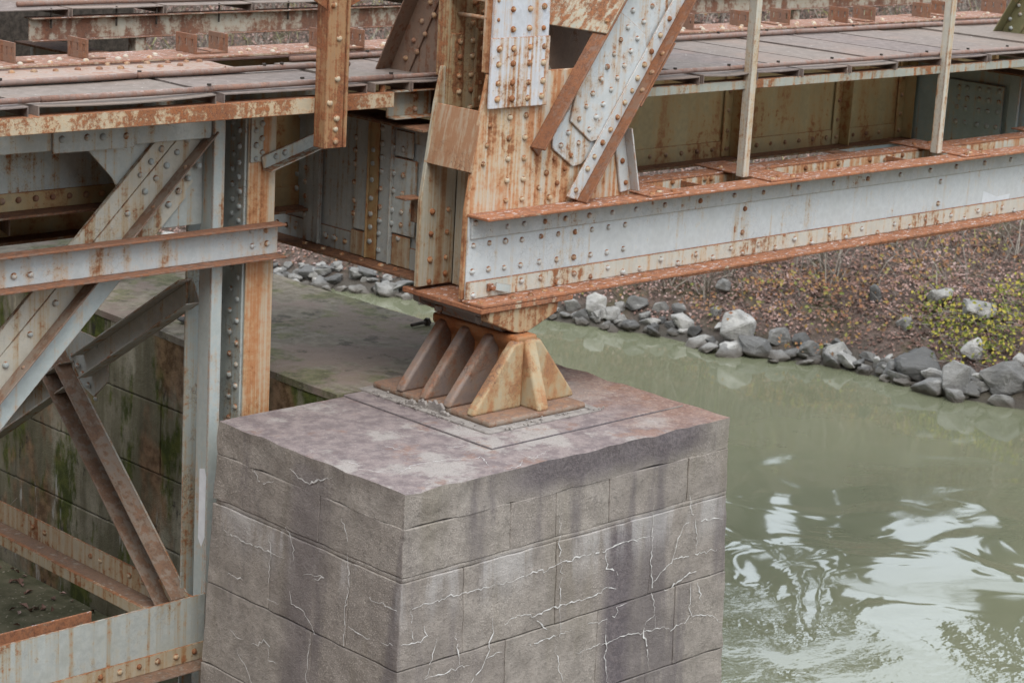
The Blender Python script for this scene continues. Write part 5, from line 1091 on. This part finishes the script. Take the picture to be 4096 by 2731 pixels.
for i, (x, y, z, w, h) in enumerate(ROCKS):
    rr = random.Random(100 + i)
    z2 = max(z, terrain(x, y) * .5 + z * .5)
    stone('shore_rock', rock_me[i % 10], (x, y, z2 + h * .28), (w * rr.uniform(1.0, 1.25), w * rr.uniform(1.2, 1.45), h * 1.55), (rr.uniform(-.25, .25), rr.uniform(-.25, .25), R(48) + rr.uniform(-.5, .5)),
          LAB.get(i, 'small grey riprap rock along the far shore'), 'rock', 'riprap rocks along the far shore')
rr = random.Random(55)
for i in range(228):
    y = rr.uniform(3.0, 18.5); s = rr.uniform(-.16, .42); x = shore(y) + s; w = .16 + .32 * rr.random() ** 1.5
    stone('shore_rock', rock_me[i % 10], (x, y, max(-3.2, terrain(x, y)) + w * .12), (w, w * rr.uniform(.8, 1.3), w * rr.uniform(.55, .9)), (rr.uniform(-.5, .5), rr.uniform(-.5, .5), rr.uniform(0, 6)),
          'small grey riprap rock along the far shore', 'rock', 'riprap rocks along the far shore')

def leaf_cloud(name, mat, gen, count, size, label, cat, group=None, kind=None, seed=1, fold=.25):
    rr = random.Random(seed); vs = []; fs = []; tone = []
    for i in range(count):
        p, nrm, tn = gen(rr)
        s = rr.uniform(*size)
        n = (Vector(nrm) + Vector((rr.gauss(0, .45), rr.gauss(0, .45), rr.gauss(0, .3)))).normalized()
        a = n.orthogonal().normalized(); a.rotate(Matrix.Rotation(rr.uniform(0, 6.28), 3, n)); b = n.cross(a)
        k = len(vs); c_ = Vector(p)
        vs += [c_ - a * s * .55, c_ + b * s * .36 + n * s * fold, c_ + a * s * .55, c_ - b * s * .36 + n * s * fold]
        fs += [(k, k + 1, k + 2), (k, k + 2, k + 3)]; tone += [tn, tn]
    me_ = bpy.data.meshes.new(name); me_.from_pydata(vs, [], fs)
    at = me_.attributes.new('tone', 'FLOAT', 'FACE'); at.data.foreach_set('value', tone)
    me_.materials.append(mat); o = bpy.data.objects.new(name, me_); col.objects.link(o)
    return tag(o, label, cat, group, kind)
def litter_gen(rr):
    while True:
        y = rr.uniform(1.0, 27); s = .25 + 13 * rr.random() ** 1.35; x = shore(y) + s / .94
        pt = .5 + .5 * mnoise.noise(Vector((x * .6, y * .6, 8)))
        if s < .9 and rr.random() > (s - .1): continue
        tn = min(.79, max(0, rr.gauss(.40 + .45 * mnoise.noise(Vector((x * 1.1, y * 1.1, 2))) + .3 * mnoise.noise(Vector((x * 3.2, y * 3.2, 7))), .13)))
        q = rr.random()
        if q < .035 + .10 * max(0, pt - .55): tn = rr.uniform(.80, 1.0)
        return (x, y, terrain(x, y) + rr.uniform(0, .05) + .22 * max(0, mnoise.noise(Vector((x * 2.4, y * 2.4, 5))))), (-.3, -.1, 1), tn
leaf_cloud('leaf_litter', M['litter'], litter_gen, 150000, (.03, .068), 'fallen brown and pinkish leaves covering the far bank', 'leaf litter', kind='stuff', seed=4)
def vine_at(p, rad, up):
    def g(rr):
        a = rr.uniform(0, 6.28); r_ = rad * math.sqrt(rr.random()); x = p[0] + r_ * math.cos(a) * .8; y = p[1] + r_ * math.sin(a)
        return (x, y, max(terrain(x, y), p[2] - .05) + .05 + up * rr.random() ** 1.5), (-.5, -.5, .7), rr.random()
    return g
VL = ['yellow-green vine patch hanging between dark rocks, uppermost left', 'vine trailing down beside the dark upright boulder', 'vine patch above the dark upright boulder', 'lowest strand of vine leaves near the water', 'yellow vine leaves beside the flat-topped rock',
      'bright yellow vine patch left of the right-edge boulders', 'dense vine patch over the large dark boulder', 'vine leaves reaching down to the large dark boulder', 'yellow vine leaves high at the right edge', 'topmost vine leaves at the right edge', 'small vine tuft at the left end of the vine patches', 'sparse vine leaves above the right-edge patches']
for i, p in enumerate(VINES):
    vo = leaf_cloud('vine', M['vine'], vine_at(p, random.uniform(.26, .5), .22), 80, (.032, .066), VL[i], 'vine', 'vines among the right-hand rocks', seed=30 + i, fold=.15)
    vm = MB(); vr = random.Random(500 + i)
    for k in range(7):
        q = Vector((p[0] + vr.gauss(0, .12), p[1] + vr.gauss(0, .12), 0)); q.z = max(terrain(q.x, q.y), p[2] - .05); pts_ = [q]
        for j in range(5):
            q = q + Vector((vr.gauss(-.04, .07), vr.gauss(0, .07), vr.uniform(-.02, .06))); pts_.append(q)
        vm.tube(pts_, .004, 4, cap=False)
    adopt(vm.build('stem', M['twig'], None, 0), vo)
_o = ['first', 'second', 'third', 'fourth', 'fifth', 'sixth', 'seventh', 'eighth', 'ninth', 'tenth', 'eleventh', 'last']
CREEP.sort(key=lambda p: (p[0] + 7.75) * -.69 + (p[1] + 8.61) * .72, reverse=True)
CL = ['%s low orange creeper patch from the left on the leaf-strewn bank' % w for w in _o]
for i, p in enumerate(CREEP):
    leaf_cloud('creeper', M['creeper'], vine_at(p, random.uniform(.4, .8), .14), 70, (.04, .07), CL[i], 'creeper', 'creepers on the bank', seed=60 + i, fold=.15)
# dry grass and twigs further up the bank
rr = random.Random(9); vs = []; fs = []; tone = []
for i in range(22000):
    y = rr.uniform(2, 31); s = .9 + 14 * rr.random() ** .8; x = shore(y) + s / .94
    if s < 4 and rr.random() < .55: continue
    z = terrain(x, y); L_ = rr.uniform(.25, .9) * (.6 + .04 * s); lean = Vector((rr.gauss(-.1, .4), rr.gauss(0, .4), 1)).normalized()
    w = rr.uniform(.004, .009); p = Vector((x, y, z)); bend = Vector((rr.gauss(0, .3), rr.gauss(0, .3), -.15)) * L_
    sd = Vector((.69, -.69, 0)) * w; k = len(vs); m_ = p + lean * L_ * .55; e = p + lean * L_ + bend
    vs += [p - sd, p + sd, m_ + sd * .8, m_ - sd * .8, e]; fs += [(k, k + 1, k + 2, k + 3), (k + 3, k + 2, k + 4)]; tn = min(1, max(0, rr.gauss(.5, .28))); tone += [tn, tn]
for i in range(9000):
    y = rr.uniform(3, 22); s = .5 + 6 * rr.random(); x = shore(y) + s / .94; z = terrain(x, y) + .02
    L_ = rr.uniform(.2, .75); a = rr.uniform(0, 6.28); d = Vector((math.cos(a), math.sin(a), rr.uniform(.1, .9))).normalized()
    w = rr.uniform(.003, .007); p = Vector((x, y, z)); sd = Vector((.5, -.5, .5)) * w; bend = Vector((rr.gauss(0, .2), rr.gauss(0, .2), -.3)) * L_
    k = len(vs); m_ = p + d * L_ * .5; e = p + d * L_ + bend
    vs += [p - sd, p + sd, m_ + sd * .8, m_ - sd * .8, e]; fs += [(k, k + 1, k + 2, k + 3), (k + 3, k + 2, k + 4)]; tn = min(.7, max(0, rr.gauss(.25, .22))); tone += [tn, tn]
me = bpy.data.meshes.new('dry_brush'); me.from_pydata(vs, [], fs); at = me.attributes.new('tone', 'FLOAT', 'FACE'); at.data.foreach_set('value', tone)
me.materials.append(M['brush']); o = bpy.data.objects.new('dry_brush', me); col.objects.link(o)
tag(o, 'tangle of dry grass and bare stems up the far bank', 'brush', kind='stuff')
# bare shrubs and trees
def branch(mb_, p, d, L_, r, depth, rr, n=5, droop=0.0, kids=3):
    pts = [p.copy()]; rad = [r]; q = p.copy(); dd = d.copy()
    for i in range(n):
        dd = (dd + Vector((rr.gauss(0, .12), rr.gauss(0, .12), rr.gauss(0, .08) + droop))).normalized()
        q = q + dd * L_ / n; pts.append(q.copy()); rad.append(r * (1 - .75 * (i + 1) / n) + .0015)
    mb_.tube(pts, rad, 6 if depth > 1 else 4, cap=False)
    if depth:
        for k in range(kids + (depth > 1)):
            i = rr.randint(1 if depth < 3 else 2, n); a = Vector((rr.gauss(0, 1), rr.gauss(0, 1), rr.uniform(.1, .9))).normalized()
            nd = (dd * .5 + a * .8).normalized()
            branch(mb_, pts[i], nd, L_ * rr.uniform(.4, .65), rad[i] * .65, depth - 1, rr, n, droop, kids)
SL = ['grey leafless shrub with crooked branches right of the bearing shoe', 'tuft of dry upright stems in the middle of the bank', 'thin dry stems below the chord in mid bank', 'bare twiggy shrub just above the pale boulders', 'sparse leafless shrub under the chord', 'thin bare shrub at the right end of the bank']
for i, p in enumerate(SHRUBS):
    rr = random.Random(200 + i); mb = MB(); b = Vector((p[0], p[1], terrain(p[0], p[1]) - .03))
    for k in range(5): branch(mb, b + Vector((rr.uniform(-.08, .08), rr.uniform(-.08, .08), 0)), Vector((rr.gauss(0, .5), rr.gauss(0, .5), 1)).normalized(), rr.uniform(.5, .95), .011, 2, rr, 4, -.02, 2)
    tag(mb.build('bare_shrub', M['twig'], bevel=0), SL[i], 'shrub', 'bare shrubs on the far bank')
rr = random.Random(77); trees = []
for v in range(3):
    mt = MB(); trr = random.Random(300 + v); mtw = MB()
    pts = [Vector((0, 0, -.3))]; d = Vector((0, 0, 1)); q = pts[0].copy(); rad = [.40]
    for i in range(9):
        d = (d + Vector((trr.gauss(0, .05), trr.gauss(0, .05), .05))).normalized(); q = q + d * 1.25; pts.append(q.copy()); rad.append(.37 * (1 - i / 11))
    mt.tube(pts, rad, 8)
    for i in range(20):
        k = trr.randint(6, 9); a = trr.uniform(0, 6.28); branch(mtw, pts[k], Vector((math.cos(a), math.sin(a), trr.uniform(.6, 1.5))).normalized(), trr.uniform(2.0, 4.2) * (1 - k / 16), .07 * (1 - k / 12), 1, trr, 4, .02, 3)
    ma, mw = mt.mesh('trunk'), mtw.mesh('crown'); ma.materials.append(M['bark']); mw.materials.append(M['bark']); trees.append((ma, mw))
_tr = random.Random(41)
TS = [(-6 + 1.7 * i + _tr.uniform(-.6, .6), _tr.uniform(10, 15)) for i in range(20)] + [(11.3, 11), (12.4, 12.5), (13.5, 10.6), (14.5, 12), (15.4, 13.2), (16.6, 11.4), (17.5, 12.8)]
for i, (y, s) in enumerate(TS):
    x = shore(y) + s / .94
    e = thing('bare_tree', 'leafless tree on top of the far bank, seen only mirrored in the water', 'tree', (x, y, terrain(x, y)), 'bare trees on the far bank')
    for nm, m_ in zip(('trunk', 'crown'), trees[i % 3]):
        o = bpy.data.objects.new(nm, m_); col.objects.link(o); o.parent = e
    k = rr.uniform(.75, 1.0); e.scale = (k, k, k * rr.uniform(.42, .62)); e.rotation_euler = (0, 0, rr.uniform(0, 6))
# dead weeds at the foot of the wall, bottom left
mb = MB(); rr = random.Random(12)
for k in range(9): branch(mb, Vector((.1 + rr.uniform(-.15, .15), 5.05 + rr.uniform(-.2, .2), -2.33)), Vector((rr.gauss(0, .4), rr.gauss(0, .4), 1)).normalized(), rr.uniform(.5, 1.0), .010, 2, rr, 4, -.02, 3)
tag(mb.build('dead_weed', M['twig'], bevel=0), 'dead branching weed on the ground at the lower left', 'weed')
def lg(rr):
    return (rr.uniform(-2.4, .9), rr.uniform(2.8, 7.5), -2.325 + rr.random() * .015), (0, 0, 1), min(.75, max(0, rr.gauss(.25, .15)))
leaf_cloud('ground_litter', M['litter'], lg, 500, (.04, .09), 'dead leaves on the mossy footing at the lower left', 'leaf litter', kind='stuff', seed=8)
